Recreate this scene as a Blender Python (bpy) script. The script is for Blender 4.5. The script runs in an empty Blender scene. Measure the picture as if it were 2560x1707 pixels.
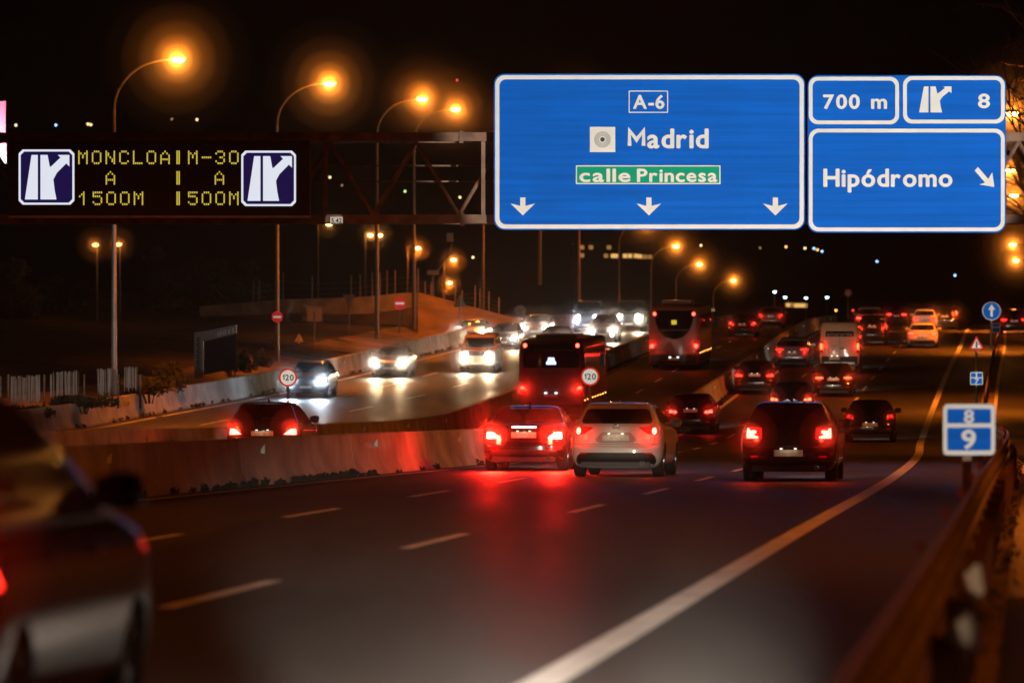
import bpy, bmesh, math, random
import numpy as np
from mathutils import Vector, Matrix

random.seed(7)
SC = bpy.context.scene
COL = SC.collection
R = math.radians

# ------------------------------------------------------------------ camera, world, exposure
FPX = 5120.0            # focal length in pixels of a 1024 wide frame (180 mm on 36 mm)
HY = 316.0              # picture row of the horizon
CZ = 3.05               # camera height above the reference level
cam_d = bpy.data.cameras.new("camera")
cam = bpy.data.objects.new("camera", cam_d)
COL.objects.link(cam)
cam.location = (0, 0, CZ)
cam.rotation_euler = (R(90) - math.atan((341 - HY) / FPX), 0, 0)
cam_d.lens = 180
cam_d.sensor_width = 36
cam_d.clip_end = 4000
cam_d.dof.use_dof = True
cam_d.dof.focus_distance = 128
cam_d.dof.aperture_fstop = 2.3
cam_d.dof.aperture_blades = 0
SC.camera = cam

w = bpy.data.worlds.new("World")
SC.world = w
w.use_nodes = True
wn = w.node_tree
bg = wn.nodes["Background"]
sky = wn.nodes.new("ShaderNodeTexSky")
sky.sky_type = 'NISHITA'
sky.sun_disc = False
sky.sun_elevation = R(-8)          # the sun is down: a night sky
sky.sun_rotation = R(200)
wn.links.new(sky.outputs[0], bg.inputs[0])
bg.inputs[1].default_value = 0.05

SC.view_settings.view_transform = 'Standard'
SC.view_settings.look = 'None'
SC.view_settings.exposure = 0.0
SC.view_settings.gamma = 1.0
SC.cycles.use_denoising = True
SC.cycles.max_bounces = 6
SC.cycles.diffuse_bounces = 2
SC.cycles.glossy_bounces = 3
SC.cycles.transmission_bounces = 3
SC.cycles.volume_bounces = 0
SC.cycles.sample_clamp_indirect = 4.0
SC.cycles.caustics_reflective = False
SC.cycles.caustics_refractive = False

# tuning of the lamps the place has
LAMP_W = 5600.0         # sodium street lamp
SODIUM = (1.0, 0.20, 0.010)
LENS_W = 550.0          # what leaves the lens sideways
HEAD_W = 780.0         # one car headlamp

# ------------------------------------------------------------------ helpers
def pchip(xs, ys):
    xs = np.array(xs, float); ys = np.array(ys, float)
    h = np.diff(xs); dl = np.diff(ys) / h
    m = np.zeros_like(ys)
    m[0], m[-1] = dl[0], dl[-1]
    for i in range(1, len(xs) - 1):
        if dl[i-1] * dl[i] > 0:
            w1 = 2*h[i] + h[i-1]; w2 = h[i] + 2*h[i-1]
            m[i] = (w1 + w2) / (w1/dl[i-1] + w2/dl[i])
    def f(x):
        if x <= xs[0]: return ys[0] + m[0]*(x - xs[0])
        if x >= xs[-1]: return ys[-1] + m[-1]*(x - xs[-1])
        i = int(np.searchsorted(xs, x)) - 1
        i = max(0, min(i, len(h)-1))
        t = (x - xs[i]) / h[i]
        return ((1+2*t)*(1-t)**2*ys[i] + t*(1-t)**2*h[i]*m[i]
                + t*t*(3-2*t)*ys[i+1] + t*t*(t-1)*h[i]*m[i+1])
    return f

class MB:
    def __init__(s): s.v = []; s.f = []
    def add(s, vs, fs):
        o = len(s.v); s.v += [tuple(p) for p in vs]; s.f += [tuple(i+o for i in f) for f in fs]
        return s
    def box(s, c, d, rz=0.0, rx=0.0, ry=0.0):
        hx, hy, hz = d[0]/2, d[1]/2, d[2]/2
        M = Matrix.Rotation(rz, 3, 'Z') @ Matrix.Rotation(ry, 3, 'Y') @ Matrix.Rotation(rx, 3, 'X')
        vs = []
        for z in (-hz, hz):
            for x, y in ((-hx,-hy),(hx,-hy),(hx,hy),(-hx,hy)):
                vs.append(M @ Vector((x,y,z)) + Vector(c))
        return s.add(vs, [(3,2,1,0),(4,5,6,7),(0,1,5,4),(1,2,6,5),(2,3,7,6),(3,0,4,7)])
    def bevbox(s, c, d, b):
        """box with rounded vertical and horizontal rims (in x-z), depth along y"""
        return s.prism(rrect(c[0]-d[0]/2, c[0]+d[0]/2, c[2]-d[2]/2, c[2]+d[2]/2, b, 3), c[1]-d[1]/2, c[1]+d[1]/2)
    def tube(s, pts, rad, n=8, caps=True):
        pts = [Vector(p) for p in pts]
        if not hasattr(rad, '__len__'): rad = [rad]*len(pts)
        vs = []; fs = []
        for i, p in enumerate(pts):
            t = (pts[min(i+1, len(pts)-1)] - pts[max(i-1, 0)]).normalized()
            a = Vector((0,0,1)) if abs(t.z) < .9 else Vector((0,1,0))
            u = t.cross(a).normalized(); v = t.cross(u)
            for k in range(n):
                an = 2*math.pi*k/n
                vs.append(p + (u*math.cos(an) + v*math.sin(an))*rad[i])
        for i in range(len(pts)-1):
            for k in range(n):
                a = i*n+k; b = i*n+(k+1)%n
                fs.append((a, b, b+n, a+n))
        if caps:
            fs.append(tuple(range(n))[::-1]); fs.append(tuple((len(pts)-1)*n+k for k in range(n)))
        return s.add(vs, fs)
    def prism(s, poly, y0, y1):
        """poly in (x,z), extruded along y; y0 is the side towards -y"""
        n = len(poly)
        a = sum(poly[i][0]*poly[(i+1)%n][1]-poly[(i+1)%n][0]*poly[i][1] for i in range(n))
        if a < 0: poly = poly[::-1]
        vs = [(x,y0,z) for x,z in poly] + [(x,y1,z) for x,z in poly]
        fs = [tuple(range(n)), tuple(range(2*n-1, n-1, -1))]
        for i in range(n):
            j = (i+1) % n
            fs.append((j, i, i+n, j+n))
        return s.add(vs, fs)
    def ring(s, outer, inner, y0, y1):
        n = len(outer)
        vs = [(x,y0,z) for x,z in outer]+[(x,y0,z) for x,z in inner]+[(x,y1,z) for x,z in outer]+[(x,y1,z) for x,z in inner]
        fs = []
        for i in range(n):
            j = (i+1) % n
            fs += [(i,j,n+j,n+i), (2*n+j,2*n+i,3*n+i,3*n+j), (j,i,2*n+i,2*n+j), (n+i,n+j,3*n+j,3*n+i)]
        return s.add(vs, fs)
    def lathe(s, prof, axis='x', n=24, c=(0,0,0)):
        """prof: (r, a) pairs, revolved round axis through c"""
        vs = []; fs = []; m = len(prof)
        for k in range(n):
            an = 2*math.pi*k/n; ca, sa = math.cos(an), math.sin(an)
            for r, a in prof:
                p = {'x': (a, r*ca, r*sa), 'y': (r*ca, a, r*sa), 'z': (r*ca, r*sa, a)}[axis]
                vs.append((p[0]+c[0], p[1]+c[1], p[2]+c[2]))
        for k in range(n):
            k2 = (k+1) % n
            for i in range(m-1):
                fs.append((k*m+i, k2*m+i, k2*m+i+1, k*m+i+1))
        return s.add(vs, fs)
    def build(s, name, mat, parent=None, smooth=None, loc=None, mats=None):
        me = bpy.data.meshes.new(name)
        me.from_pydata(s.v, [], s.f)
        bm = bmesh.new(); bm.from_mesh(me)
        bmesh.ops.recalc_face_normals(bm, faces=bm.faces)
        bm.to_mesh(me); bm.free()
        me.materials.append(mat)
        if smooth is not None:
            me.polygons.foreach_set('use_smooth', [True]*len(me.polygons))
            me.set_sharp_from_angle(angle=R(smooth))
        o = bpy.data.objects.new(name, me)
        COL.objects.link(o)
        if parent is not None: o.parent = parent
        if loc is not None: o.location = loc
        return o

def rrect(x0, x1, z0, z1, r, n=6):
    out = []
    for cx, cz, a0 in ((x1-r,z1-r,0),(x0+r,z1-r,90),(x0+r,z0+r,180),(x1-r,z0+r,270)):
        for k in range(n+1):
            a = R(a0 + 90*k/n)
            out.append((cx+r*math.cos(a), cz+r*math.sin(a)))
    return out

def circ(cx, cz, r, n=32):
    return [(cx+r*math.cos(2*math.pi*k/n), cz+r*math.sin(2*math.pi*k/n)) for k in range(n)]

def thing(name, label, cat, loc=(0,0,0), rz=0.0, group=None):
    o = bpy.data.objects.new(name, None)
    COL.objects.link(o)
    o.empty_display_size = .3
    o.location = loc; o.rotation_euler = (0,0,rz)
    return tag(o, label, cat, group)

def tag(o, label, cat, group=None):
    o['label'] = label; o['category'] = cat
    if group: o['group'] = group
    return o

def struct(o, kind='structure'):
    o['kind'] = kind
    return o

def dup(root, loc, label, rz=None):
    def cp(o, par):
        c = o.copy(); COL.objects.link(c)
        if par is not None: c.parent = par
        for ch in list(o.children): cp(ch, c)
        return c
    r = cp(root, None)
    r.location = loc
    if rz is not None: r.rotation_euler = (0,0,rz)
    r['label'] = label
    return r

# ------------------------------------------------------------------ materials
def mat(name, col, rough=.6, metal=0.0, coat=0.0, spec=.5, noise=None, bump=None, emit=None, estr=0.0):
    m = bpy.data.materials.new(name); m.use_nodes = True
    nt = m.node_tree; b = nt.nodes['Principled BSDF']
    b.inputs['Base Color'].default_value = (*col, 1)
    b.inputs['Roughness'].default_value = rough
    b.inputs['Metallic'].default_value = metal
    b.inputs['Coat Weight'].default_value = coat
    b.inputs['Coat Roughness'].default_value = .04
    b.inputs['Specular IOR Level'].default_value = spec
    if emit is not None:
        b.inputs['Emission Color'].default_value = (*emit, 1)
        b.inputs['Emission Strength'].default_value = estr
    if noise or bump:
        tc = nt.nodes.new('ShaderNodeTexCoord')
    if noise:
        sc, amt = noise
        n = nt.nodes.new('ShaderNodeTexNoise'); n.inputs['Scale'].default_value = sc
        n.inputs['Detail'].default_value = 6
        nt.links.new(tc.outputs['Object'], n.inputs['Vector'])
        r = nt.nodes.new('ShaderNodeValToRGB')
        r.color_ramp.elements[0].position = .3; r.color_ramp.elements[1].position = .7
        r.color_ramp.elements[0].color = (*[c*(1-amt) for c in col], 1)
        r.color_ramp.elements[1].color = (*[min(1, c*(1+amt)) for c in col], 1)
        nt.links.new(n.outputs['Fac'], r.inputs[0]); nt.links.new(r.outputs[0], b.inputs['Base Color'])
    if bump:
        sc, st = bump
        n2 = nt.nodes.new('ShaderNodeTexNoise'); n2.inputs['Scale'].default_value = sc
        n2.inputs['Detail'].default_value = 4
        nt.links.new(tc.outputs['Object'], n2.inputs['Vector'])
        bp = nt.nodes.new('ShaderNodeBump'); bp.inputs['Strength'].default_value = st
        bp.inputs['Distance'].default_value = .02
        nt.links.new(n2.outputs['Fac'], bp.inputs['Height']); nt.links.new(bp.outputs[0], b.inputs['Normal'])
    return m

def emis(name, col, s, base=(.02,.02,.02)):
    return mat(name, base, rough=.3, emit=col, estr=s)

def asphalt(name, col, rough):
    m = mat(name, col, rough=rough, spec=.3)
    nt = m.node_tree; b = nt.nodes['Principled BSDF']
    tc = nt.nodes.new('ShaderNodeTexCoord')
    mp = nt.nodes.new('ShaderNodeMapping'); mp.inputs['Scale'].default_value = (.9, .06, 1)
    mp.inputs['Rotation'].default_value = (0, 0, R(5.5))
    nt.links.new(tc.outputs['Object'], mp.inputs['Vector'])
    n = nt.nodes.new('ShaderNodeTexNoise'); n.inputs['Scale'].default_value = 1.0; n.inputs['Detail'].default_value = 5
    nt.links.new(mp.outputs[0], n.inputs['Vector'])
    n3 = nt.nodes.new('ShaderNodeTexNoise'); n3.inputs['Scale'].default_value = 34; n3.inputs['Detail'].default_value = 3
    nt.links.new(tc.outputs['Object'], n3.inputs['Vector'])
    mx = nt.nodes.new('ShaderNodeMath'); mx.operation = 'ADD'
    nt.links.new(n.outputs['Fac'], mx.inputs[0]); nt.links.new(n3.outputs['Fac'], mx.inputs[1])
    r = nt.nodes.new('ShaderNodeValToRGB')
    r.color_ramp.elements[0].position = .35; r.color_ramp.elements[1].position = .75
    hm = nt.nodes.new('ShaderNodeMath'); hm.operation = 'MULTIPLY'; hm.inputs[1].default_value = .5
    nt.links.new(mx.outputs[0], hm.inputs[0]); nt.links.new(hm.outputs[0], r.inputs[0])
    r.color_ramp.elements[0].color = (*[c*.6 for c in col], 1)
    r.color_ramp.elements[1].color = (*[c*1.5 for c in col], 1)
    nt.links.new(r.outputs[0], b.inputs['Base Color'])
    rr = nt.nodes.new('ShaderNodeMapRange'); rr.inputs[1].default_value = .3; rr.inputs[2].default_value = .7
    rr.inputs[3].default_value = rough-.08; rr.inputs[4].default_value = rough+.12
    nt.links.new(n.outputs['Fac'], rr.inputs[0]); nt.links.new(rr.outputs[0], b.inputs['Roughness'])
    bp = nt.nodes.new('ShaderNodeBump'); bp.inputs['Strength'].default_value = .35; bp.inputs['Distance'].default_value = .01
    n4 = nt.nodes.new('ShaderNodeTexNoise'); n4.inputs['Scale'].default_value = 70
    nt.links.new(tc.outputs['Object'], n4.inputs['Vector'])
    nt.links.new(n4.outputs['Fac'], bp.inputs['Height']); nt.links.new(bp.outputs[0], b.inputs['Normal'])
    return m

M = {}
M['asphalt'] = asphalt('asphalt', (.055,.05,.046), .56)
M['asphalt_far'] = asphalt('asphalt_oncoming', (.055,.052,.05), .48)
M['soil'] = mat('soil', (.035,.026,.016), .95, noise=(.35,.6), bump=(1.5,.8))
M['verge'] = mat('verge', (.19,.13,.075), .95, noise=(.5,.5), bump=(2,.6))
M['paint_white'] = mat('road_paint', (.72,.70,.66), .55, noise=(3,.25))
M['concrete'] = mat('concrete', (.33,.30,.27), .85, noise=(.9,.38), bump=(9,.3))
M['concrete_dark'] = mat('old_concrete', (.20,.17,.14), .9, noise=(.6,.35), bump=(6,.3))
M['steel'] = mat('galvanised_steel', (.42,.40,.38), .45, metal=.6, noise=(4,.2))
M['dark_wall'] = mat('dark_render_wall', (.012,.011,.01), .9)
M['old_rail'] = mat('dusty_steel', (.26,.19,.14), .6, metal=.1, noise=(1.5,.3))
M['rust'] = mat('weathered_steel', (.23,.125,.08), .7, metal=.2, noise=(2.5,.4))
M['dark_metal'] = mat('dark_metal', (.05,.045,.045), .5, metal=.4)
M['pole'] = mat('pole_steel', (.27,.24,.21), .5, metal=.4, noise=(2,.15))
M['arm'] = mat('arm_steel', (.16,.15,.14), .6, metal=.2)
M['sign_blue'] = mat('sign_blue', (.002,.125,.62), .7, spec=.08, noise=(.7,.05))
def slatted(m):
    nt = m.node_tree; b_ = nt.nodes['Principled BSDF']
    src = b_.inputs['Base Color'].links[0].from_socket
    tc = nt.nodes.new('ShaderNodeTexCoord'); mp = nt.nodes.new('ShaderNodeMapping'); mp.inputs['Scale'].default_value = (.22, 1, 5.7)
    nt.links.new(tc.outputs['Object'], mp.inputs['Vector'])
    n = nt.nodes.new('ShaderNodeTexNoise'); n.inputs['Scale'].default_value = 1.0; n.inputs['Detail'].default_value = 2
    nt.links.new(mp.outputs[0], n.inputs['Vector'])
    wv = nt.nodes.new('ShaderNodeTexWave'); wv.bands_direction = 'Z'; wv.wave_profile = 'SAW'; wv.inputs['Scale'].default_value = 1.75
    nt.links.new(tc.outputs['Object'], wv.inputs['Vector'])
    ad = nt.nodes.new('ShaderNodeMath'); ad.operation = 'MULTIPLY_ADD'; ad.inputs[1].default_value = .16
    nt.links.new(wv.outputs['Fac'], ad.inputs[0]); nt.links.new(n.outputs['Fac'], ad.inputs[2])
    mr = nt.nodes.new('ShaderNodeMapRange'); mr.inputs[1].default_value = .3; mr.inputs[2].default_value = .85; mr.inputs[3].default_value = .80; mr.inputs[4].default_value = 1.12
    nt.links.new(ad.outputs[0], mr.inputs[0])
    mx = nt.nodes.new('ShaderNodeMix'); mx.data_type = 'RGBA'; mx.blend_type = 'MULTIPLY'; mx.inputs[0].default_value = 1.0
    nt.links.new(src, mx.inputs[6]); nt.links.new(mr.outputs[0], mx.inputs[7]); nt.links.new(mx.outputs[2], b_.inputs['Base Color'])
slatted(M['sign_blue'])
M['sign_white'] = mat('sign_white', (.80,.79,.74), .7, spec=.1, noise=(2,.06))
M['sign_green'] = mat('sign_green', (.003,.34,.19), .7, spec=.1)
M['sign_red'] = mat('sign_red', (.72,.02,.018), .6, spec=.15)
M['sign_black'] = mat('sign_black', (.012,.012,.012), .5)
M['sign_back'] = mat('sign_back', (.36,.32,.27), .6, metal=.2, noise=(3,.15))
M['led_black'] = mat('led_black', (.012,.008,.012), .55)
M['led_amber'] = emis('led_amber', (.95,.75,.07), .75)
M['led_white'] = emis('led_white', (.86,.90,1.0), .86)
M['led_blue'] = mat('led_blue', (.01,.01,.03), .5, emit=(.10,.06,.6), estr=.09)
M['sodium_lens'] = emis('sodium_lens', (1.0,.62,.16), 26)
M['orange_lens'] = emis('orange_lens', (1.0,.40,.10), 9)
M['tyre'] = mat('tyre', (.012,.012,.012), .8, bump=(30,.2))
M['rim'] = mat('rim', (.35,.35,.36), .3, metal=.9)
M['glass'] = mat('car_glass', (.006,.005,.006), .06, spec=.6)
M['trim'] = mat('black_trim', (.014,.013,.013), .55)
M['chrome'] = mat('chrome', (.7,.7,.7), .12, metal=1.0)
M['plate'] = mat('number_plate', (.68,.64,.56), .5, noise=(14,.25))
M['plate_lamp'] = emis('plate_lamp', (1.0,.85,.65), 3.5)
M['lens_red'] = mat('red_lens', (.16,.002,.003), .1, coat=.8)
M['lens_lit'] = mat('lit_red_lens', (.16,.002,.003), .1, coat=.8, emit=(1,.012,.008), estr=.45)
M['reflex'] = mat('red_reflector', (.5,.01,.015), .25)
M['reflex_orange'] = mat('orange_reflector', (.40,.07,.01), .35)
M['tail'] = emis('tail_lamp', (1.0,.022,.012), 7)
M['tail_dim'] = emis('dim_tail_lamp', (1.0,.03,.015), 1.6)
M['tail_hot'] = emis('bright_tail_lamp', (1.0,.05,.03), 11)
M['tail_core'] = emis('tail_lamp_core', (1.0,.36,.24), 4.0)
M['brake'] = emis('brake_lamp', (1.0,.34,.24), 15)
M['amber'] = emis('amber_lamp', (1.0,.42,.06), 9)
M['tail_far'] = emis('tail_lamp_warm', (1.0,.10,.03), 8)
M['beam'] = emis('headlamp', (1.0,.93,.80), 110)
M['beam_blue'] = emis('xenon_headlamp', (.72,.86,1.0), 120)
M['cool_lamp'] = emis('cool_white_lamp', (.55,.85,1.0), 14)
M['warm_window'] = emis('lit_window', (1.0,.55,.16), .9)
M['bark'] = mat('bark', (.16,.11,.075), .9, noise=(4,.3))
M['leaf'] = mat('leaf', (.045,.05,.022), .8, noise=(.8,.4))
M['pale_bark'] = mat('pale_bark', (.32,.22,.14), .9, noise=(4,.3))
M['dead_weed'] = mat('dead_weed', (.022,.015,.009), .9)
M['leaf_dry'] = mat('dry_leaf', (.10,.075,.03), .85, noise=(.8,.4))

def paint(name, col, rough=.32, coat=1.0):
    return mat(name, col, rough=rough, coat=coat, noise=(2.2,.08))
P_BLACK = paint('black_paint', (.008,.007,.008), .16)
P_NEAR = mat('glossy_black_paint', (.005,.005,.005), .14, coat=.15, spec=.25)
P_DARK = paint('dark_paint', (.012,.009,.010), .18)
P_RED = paint('dark_red_paint', (.05,.008,.008), .28)
P_BLUE = paint('dark_blue_paint', (.012,.018,.035), .28)
P_WHITE = paint('white_paint', (.74,.72,.68), .35)
P_SILVER = mat('silver_paint', (.40,.38,.38), .32, metal=.5, coat=.8)
P_BEIGE = paint('beige_paint', (.56,.34,.19), .38)
P_GREY = mat('grey_paint', (.12,.11,.11), .32, metal=.4, coat=.8)
P_BUS = paint('bus_grey_paint', (.10,.08,.07), .45, .5)
P_COACH = paint('coach_paint', (.17,.055,.035), .42, .5)

# ------------------------------------------------------------------ road geometry
zrel = pchip([0,27,60,96,140,170,182,195,203,228,250,275,300,340,370,400,500,700,1000],
             [-1.58,-2.0,-2.5,-3.05,-3.8,-4.25,-4.35,-4.22,-4.05,-3.47,-2.9,-2.25,-1.7,-1.0,-.82,-.72,-.9,-7.0,-14.0])
def zr(y): return CZ + zrel(y)
XR = pchip([0,28,60,96,140,180,230,250,300,370,500,800], [-2.75,.15,3.4,7.1,11.1,14.4,19.2,21.2,26.3,33.0,45,73])
XA = pchip([0,50,80,123,150,186,230,300,340,400,500,800], [-17.5,-9.9,-5.83,-.58,2.0,5.3,9.5,16.06,19.8,25.5,35,62])
XB = pchip([0,80,100,122,145,190,215,260,300,340,400,500,800], [-24.5,-13.6,-11.0,-8.3,-5.9,-2.0,.34,4.6,8.6,12.4,18,27,54])
XC = pchip([0,100,150,195,234,275,340,400,500,800], [-44,-30,-23.2,-16.6,-10.6,-5.6,.6,6.0,15,42])
def XS(y): return XR(y) + 7.5        # right side of the slip road
def heading(f, y): return -math.atan((f(y+2)-f(y-2))/4)

def ribbon(name, fl, fr, y0, y1, step, zo, m, nx=1):
    mb = MB(); ys = []
    y = y0
    while y < y1: ys.append(y); y += step
    ys.append(y1)
    vs = []; fs = []
    for y in ys:
        a, b = fl(y), fr(y)
        for i in range(nx+1):
            vs.append((a+(b-a)*i/nx, y, zr(y)+zo))
    k = nx+1
    for j in range(len(ys)-1):
        for i in range(nx):
            fs.append((j*k+i, j*k+i+1, (j+1)*k+i+1, (j+1)*k+i))
    mb.add(vs, fs)
    return struct(mb.build(name, m, smooth=60))

# terrain: one sheet
def bank(x, y):
    s = XC(y) - x
    if s > 0:
        h = np.interp(s, [0,3,7,14,40,120,400], [0,.05,.7,1.0,2.2,9,26])
        return float(h)
    s = x - XS(y)
    if s > 0:
        return float(np.interp(s, [0,3,10,40,120,400], [0,.1,.8,3.0,8,24]))
    return 0.0
mb = MB(); vs = []; fs = []
gx = sorted(set([-420,-300,-220,-160,-120,-90,-70] + list(range(-60,100,2)) + [110,130,160,220,300,420]))
gy = list(range(-40,420,6)) + list(range(420,800,20)) + list(range(800,1500,70))
for y in gy:
    for x in gx:
        inside = XC(y)-1 < x < XS(y)+1
        n = 0 if inside else .12*math.sin(x*.7+y*.31)*math.sin(y*.23-x*.4)
        vs.append((x, y, zr(y) + bank(x,y) + n - (.03 if inside else .02)))
nx = len(gx)
for j in range(len(gy)-1):
    for i in range(nx-1):
        fs.append((j*nx+i, j*nx+i+1, (j+1)*nx+i+1, (j+1)*nx+i))
struct(mb.add(vs, fs).build('ground', M['soil'], smooth=80))

ribbon('motorway_road', XA, lambda y: XR(y)+1.9, -20, 900, 4, .004, M['asphalt'])
ribbon('bus_lane_road', XB, XA, -20, 900, 4, .004, M['asphalt'])
ribbon('oncoming_road', XC, XB, -20, 900, 4, .004, M['asphalt_far'])
ribbon('slip_road', lambda y: XR(y)+1.9, XS, -20, 900, 4, .004, M['asphalt'])
# light dusty shoulder beyond the oncoming road
mbv = MB(); vs = []; fs = []
ys = list(range(60, 420, 4))
for y in ys:
    for s in (0.4, 1.6, 3.0, 4.6, 6.2):
        x = XC(y) - s
        vs.append((x, y, zr(y)+bank(x,y)+.05+.03*math.sin(y*.9+s*3)))
for j in range(len(ys)-1):
    for i in range(4):
        fs.append((j*5+i, (j+1)*5+i, (j+1)*5+i+1, j*5+i+1))
struct(mbv.add(vs, fs).build('verge_path', M['verge'], smooth=80))

def line(name, f, off, wd, y0, y1, dash=None, gap=None, zo=.008, step=2.0):
    mb = MB(); y = y0
    while y < y1:
        e = min(y + dash, y1) if dash else y1
        ys = list(np.arange(y, e, step)) + [e]
        vs = []; fs = []
        for q in ys:
            x = f(q) + off
            vs += [(x-wd/2, q, zr(q)+zo), (x+wd/2, q, zr(q)+zo)]
        for j in range(len(ys)-1): fs.append((2*j, 2*j+1, 2*j+3, 2*j+2))
        mb.add(vs, fs)
        if not dash: break
        y = e + gap
    return struct(mb.build(name, M['paint_white']))
line('edge_line', XR, 0, .24, 8, 366)
line('lane_marking', XR, -3.75, .15, 38, 60, 5.6, 9.0)
line('lane_marking', XR, -3.5, .13, 68.5, 420, 5.0, 7.6)
line('lane_marking', XR, -6.95, .13, 27, 420, 5.0, 8.0)
line('edge_line', XA, .75, .18, 40, 420)
line('edge_line', XA, -.75, .15, 60, 420)
line('edge_line', XB, .75, .18, 60, 420)
line('lane_marking', lambda y: XB(y)+.5*(XA(y)-XB(y)), 0, .13, 60, 420, 5.0, 8.0)
line('edge_line', XB, -.8, .16, 80, 420)
line('edge_line', XC, 1.0, .18, 80, 420)
line('lane_marking', XC, 4.3, .13, 80, 420, 5, 8)
line('lane_marking', XC, 7.6, .13, 80, 420, 5, 8)
line('edge_line', XR, 2.55, .20, 40, 366)
# gore: closing line and hatching
mb = MB()
def strip(p, q, wd):
    a = Vector(p); b = Vector(q); d = (b-a); n = Vector((-d.y, d.x, 0)).normalized()*wd/2
    mb.add([a-n, b-n, b+n, a+n], [(0,1,2,3)])
def gp(off, y, zo=.009): return (XR(y)+off, y, zr(y)+zo)
strip(gp(-.1,367), gp(2.65,367), 1.1)
for k in range(9):
    y = 318 + k*5.2
    strip(gp(.15, y), gp(1.55, y+1.2), .5)
struct(mb.build('gore_hatching', M['paint_white']))

# ------------------------------------------------------------------ concrete barriers
def barrier(name, f, y0, y1, seg, label, h=.85, refl=12, side=1, both=True, rh=.62, m='concrete'):
    root = thing(name, label, 'barrier', (f(y0), y0, zr(y0)), 0, 'concrete median barriers')
    ox, oy, oz = f(y0), y0, zr(y0)
    prof = [(-.30,0),(-.30,.07),(-.17,.30),(-.10,h-.03),(-.07,h),(.07,h),(.10,h-.03),(.17,.30),(.30,.07),(.30,0)]
    mb = MB(); y = y0
    while y < y1 - .1:
        e = min(y+seg, y1)
        jx = 0.0; jz = random.uniform(-.008,.008)
        n = max(1, int((e-y)/2.5)); vs = []; fs = []
        ys = [y + .012 + (e-y-.024)*i/n for i in range(n+1)]
        for q in ys:
            for a, b in prof:
                vs.append((f(q)+a+jx-ox, q-oy, zr(q)+b-.02+jz-oz))
        k = len(prof)
        for i in range(n):
            for j in range(k-1):
                fs.append((i*k+j, i*k+j+1, (i+1)*k+j+1, (i+1)*k+j))
        fs.append(tuple(range(k))); fs.append(tuple(n*k+j for j in range(k))[::-1])
        mb.add(vs, fs)
        y = e
    mb.build('barrier_wall', M[m], root, smooth=25)
    y = y0 + 5
    while y < y1 and refl:
        for s in ((1,-1) if both else (side,)):
            r = MB(); x = f(y)-ox + s*.135
            r.prism([(x-.055*s, zr(y)+rh-oz-.07), (x+.06*s, zr(y)+rh-oz-.07), (x+.06*s, zr(y)+rh-oz+.10)], y-oy-.02, y-oy+.02)
            r.build('reflector', M['sign_white'], root)
        y += refl
    return root
barrier('concrete_barrier', XA, 46, 392, 6.0, 'stained concrete barrier nearest the camera, left of the lanes with the white hatchback', refl=13)
barrier('concrete_barrier', XB, 62, 392, 6.0, 'dark concrete barrier between the buses and the oncoming headlights', refl=13)
barrier('concrete_barrier', XC, 150, 392, 6.0, 'pale concrete barrier along the sandy verge at the outer edge of the oncoming road', refl=24, h=.95)

# ------------------------------------------------------------------ guardrail on the right
def guardrail(off, y0, y1, label, refl):
    f = lambda y: XR(y)+off
    ox, oy, oz = f(y0), y0, zr(y0)
    root = thing('guardrail', label, 'guardrail', (ox, oy, oz), 0, 'steel guardrails beside the slip road')
    prof = [(-.02,.42),(-.07,.47),(-.07,.52),(-.01,.57),(-.07,.62),(-.07,.68),(-.02,.73),(.01,.74),(.0,.68),(-.05,.655),(-.05,.645),(.01,.60),(.01,.55),(-.05,.505),(-.05,.495),(.0,.47),(.0,.42)]
    prof = [(a_, .43+(b_-.42)*1.25) for a_, b_ in prof]
    mb = MB(); vs = []; fs = []
    ys = list(np.arange(y0, y1, 2.0)); k = len(prof)
    for q in ys:
        for a, b in prof: vs.append((f(q)+a-ox, q-oy, zr(q)+b-oz))
    for i in range(len(ys)-1):
        for j in range(k):
            j2 = (j+1) % k
            fs.append((i*k+j, i*k+j2, (i+1)*k+j2, (i+1)*k+j))
    fs.append(tuple(range(k))); fs.append(tuple((len(ys)-1)*k+j for j in range(k))[::-1])
    mb.add(vs, fs).build('rail', M['old_rail'], root, smooth=50)
    y = y0 + 1
    first = None
    while y < y1 and y < 190:
        p = MB().box((f(y)-ox+.09, y-oy, zr(y)-oz+.26), (.10,.09,.60)).build('post', M['rust'], root)
        y += 4
    y = y0 + refl[0]
    while y < min(y1, 200):
        x = f(y)-ox
        MB().prism([(x-.09, zr(y)-oz+.82), (x-.05, zr(y)-oz+.82), (x-.05, zr(y)-oz+.88), (x-.09, zr(y)-oz+.88)], y-oy-.01, y-oy+.01).build('reflector', M['reflex_orange'], root)
        y += refl[1]
    return root
guardrail(2.22, 9, 300, 'long steel guardrail between the right edge line and the slip road', (16,7))

# wide flat concrete kerb strip under the guardrail
ribbon('median_strip', lambda y: XR(y)+1.95, lambda y: XR(y)+2.50, 6, 318, 3, .03, M['verge'])

# white reflector plates on short posts behind the guardrail
for k, (y, off, zz, s) in enumerate(((24.0, 2.40, .48, .64), (28.6, 2.36, .55, .56))):
    x = XR(y)+off
    t = thing('delineator_post', ('lower', 'upper')[k]+' of two blurred pale reflector plates behind the guardrail in the bottom right corner', 'delineator', (x, y, zr(y)), 0, 'reflector plates behind the guardrail')
    MB().box((0,.03,.3), (.05,.04,.6)).build('post', M['rust'], t)
    MB().prism([(-.10*s,zz-.08*s),(-.11*s,zz+.05*s),(-.03*s,zz+.10*s),(.02*s,zz+.16*s),(.07*s,zz+.16*s),(.11*s,zz-.10*s),(.08*s,zz-.17*s),(.02*s,zz-.11*s)], -.03, .0).build('reflector_plate', M['sign_white'], t)
for y in (46, 52, 59, 66, 75, 86, 98):
    pass

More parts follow.
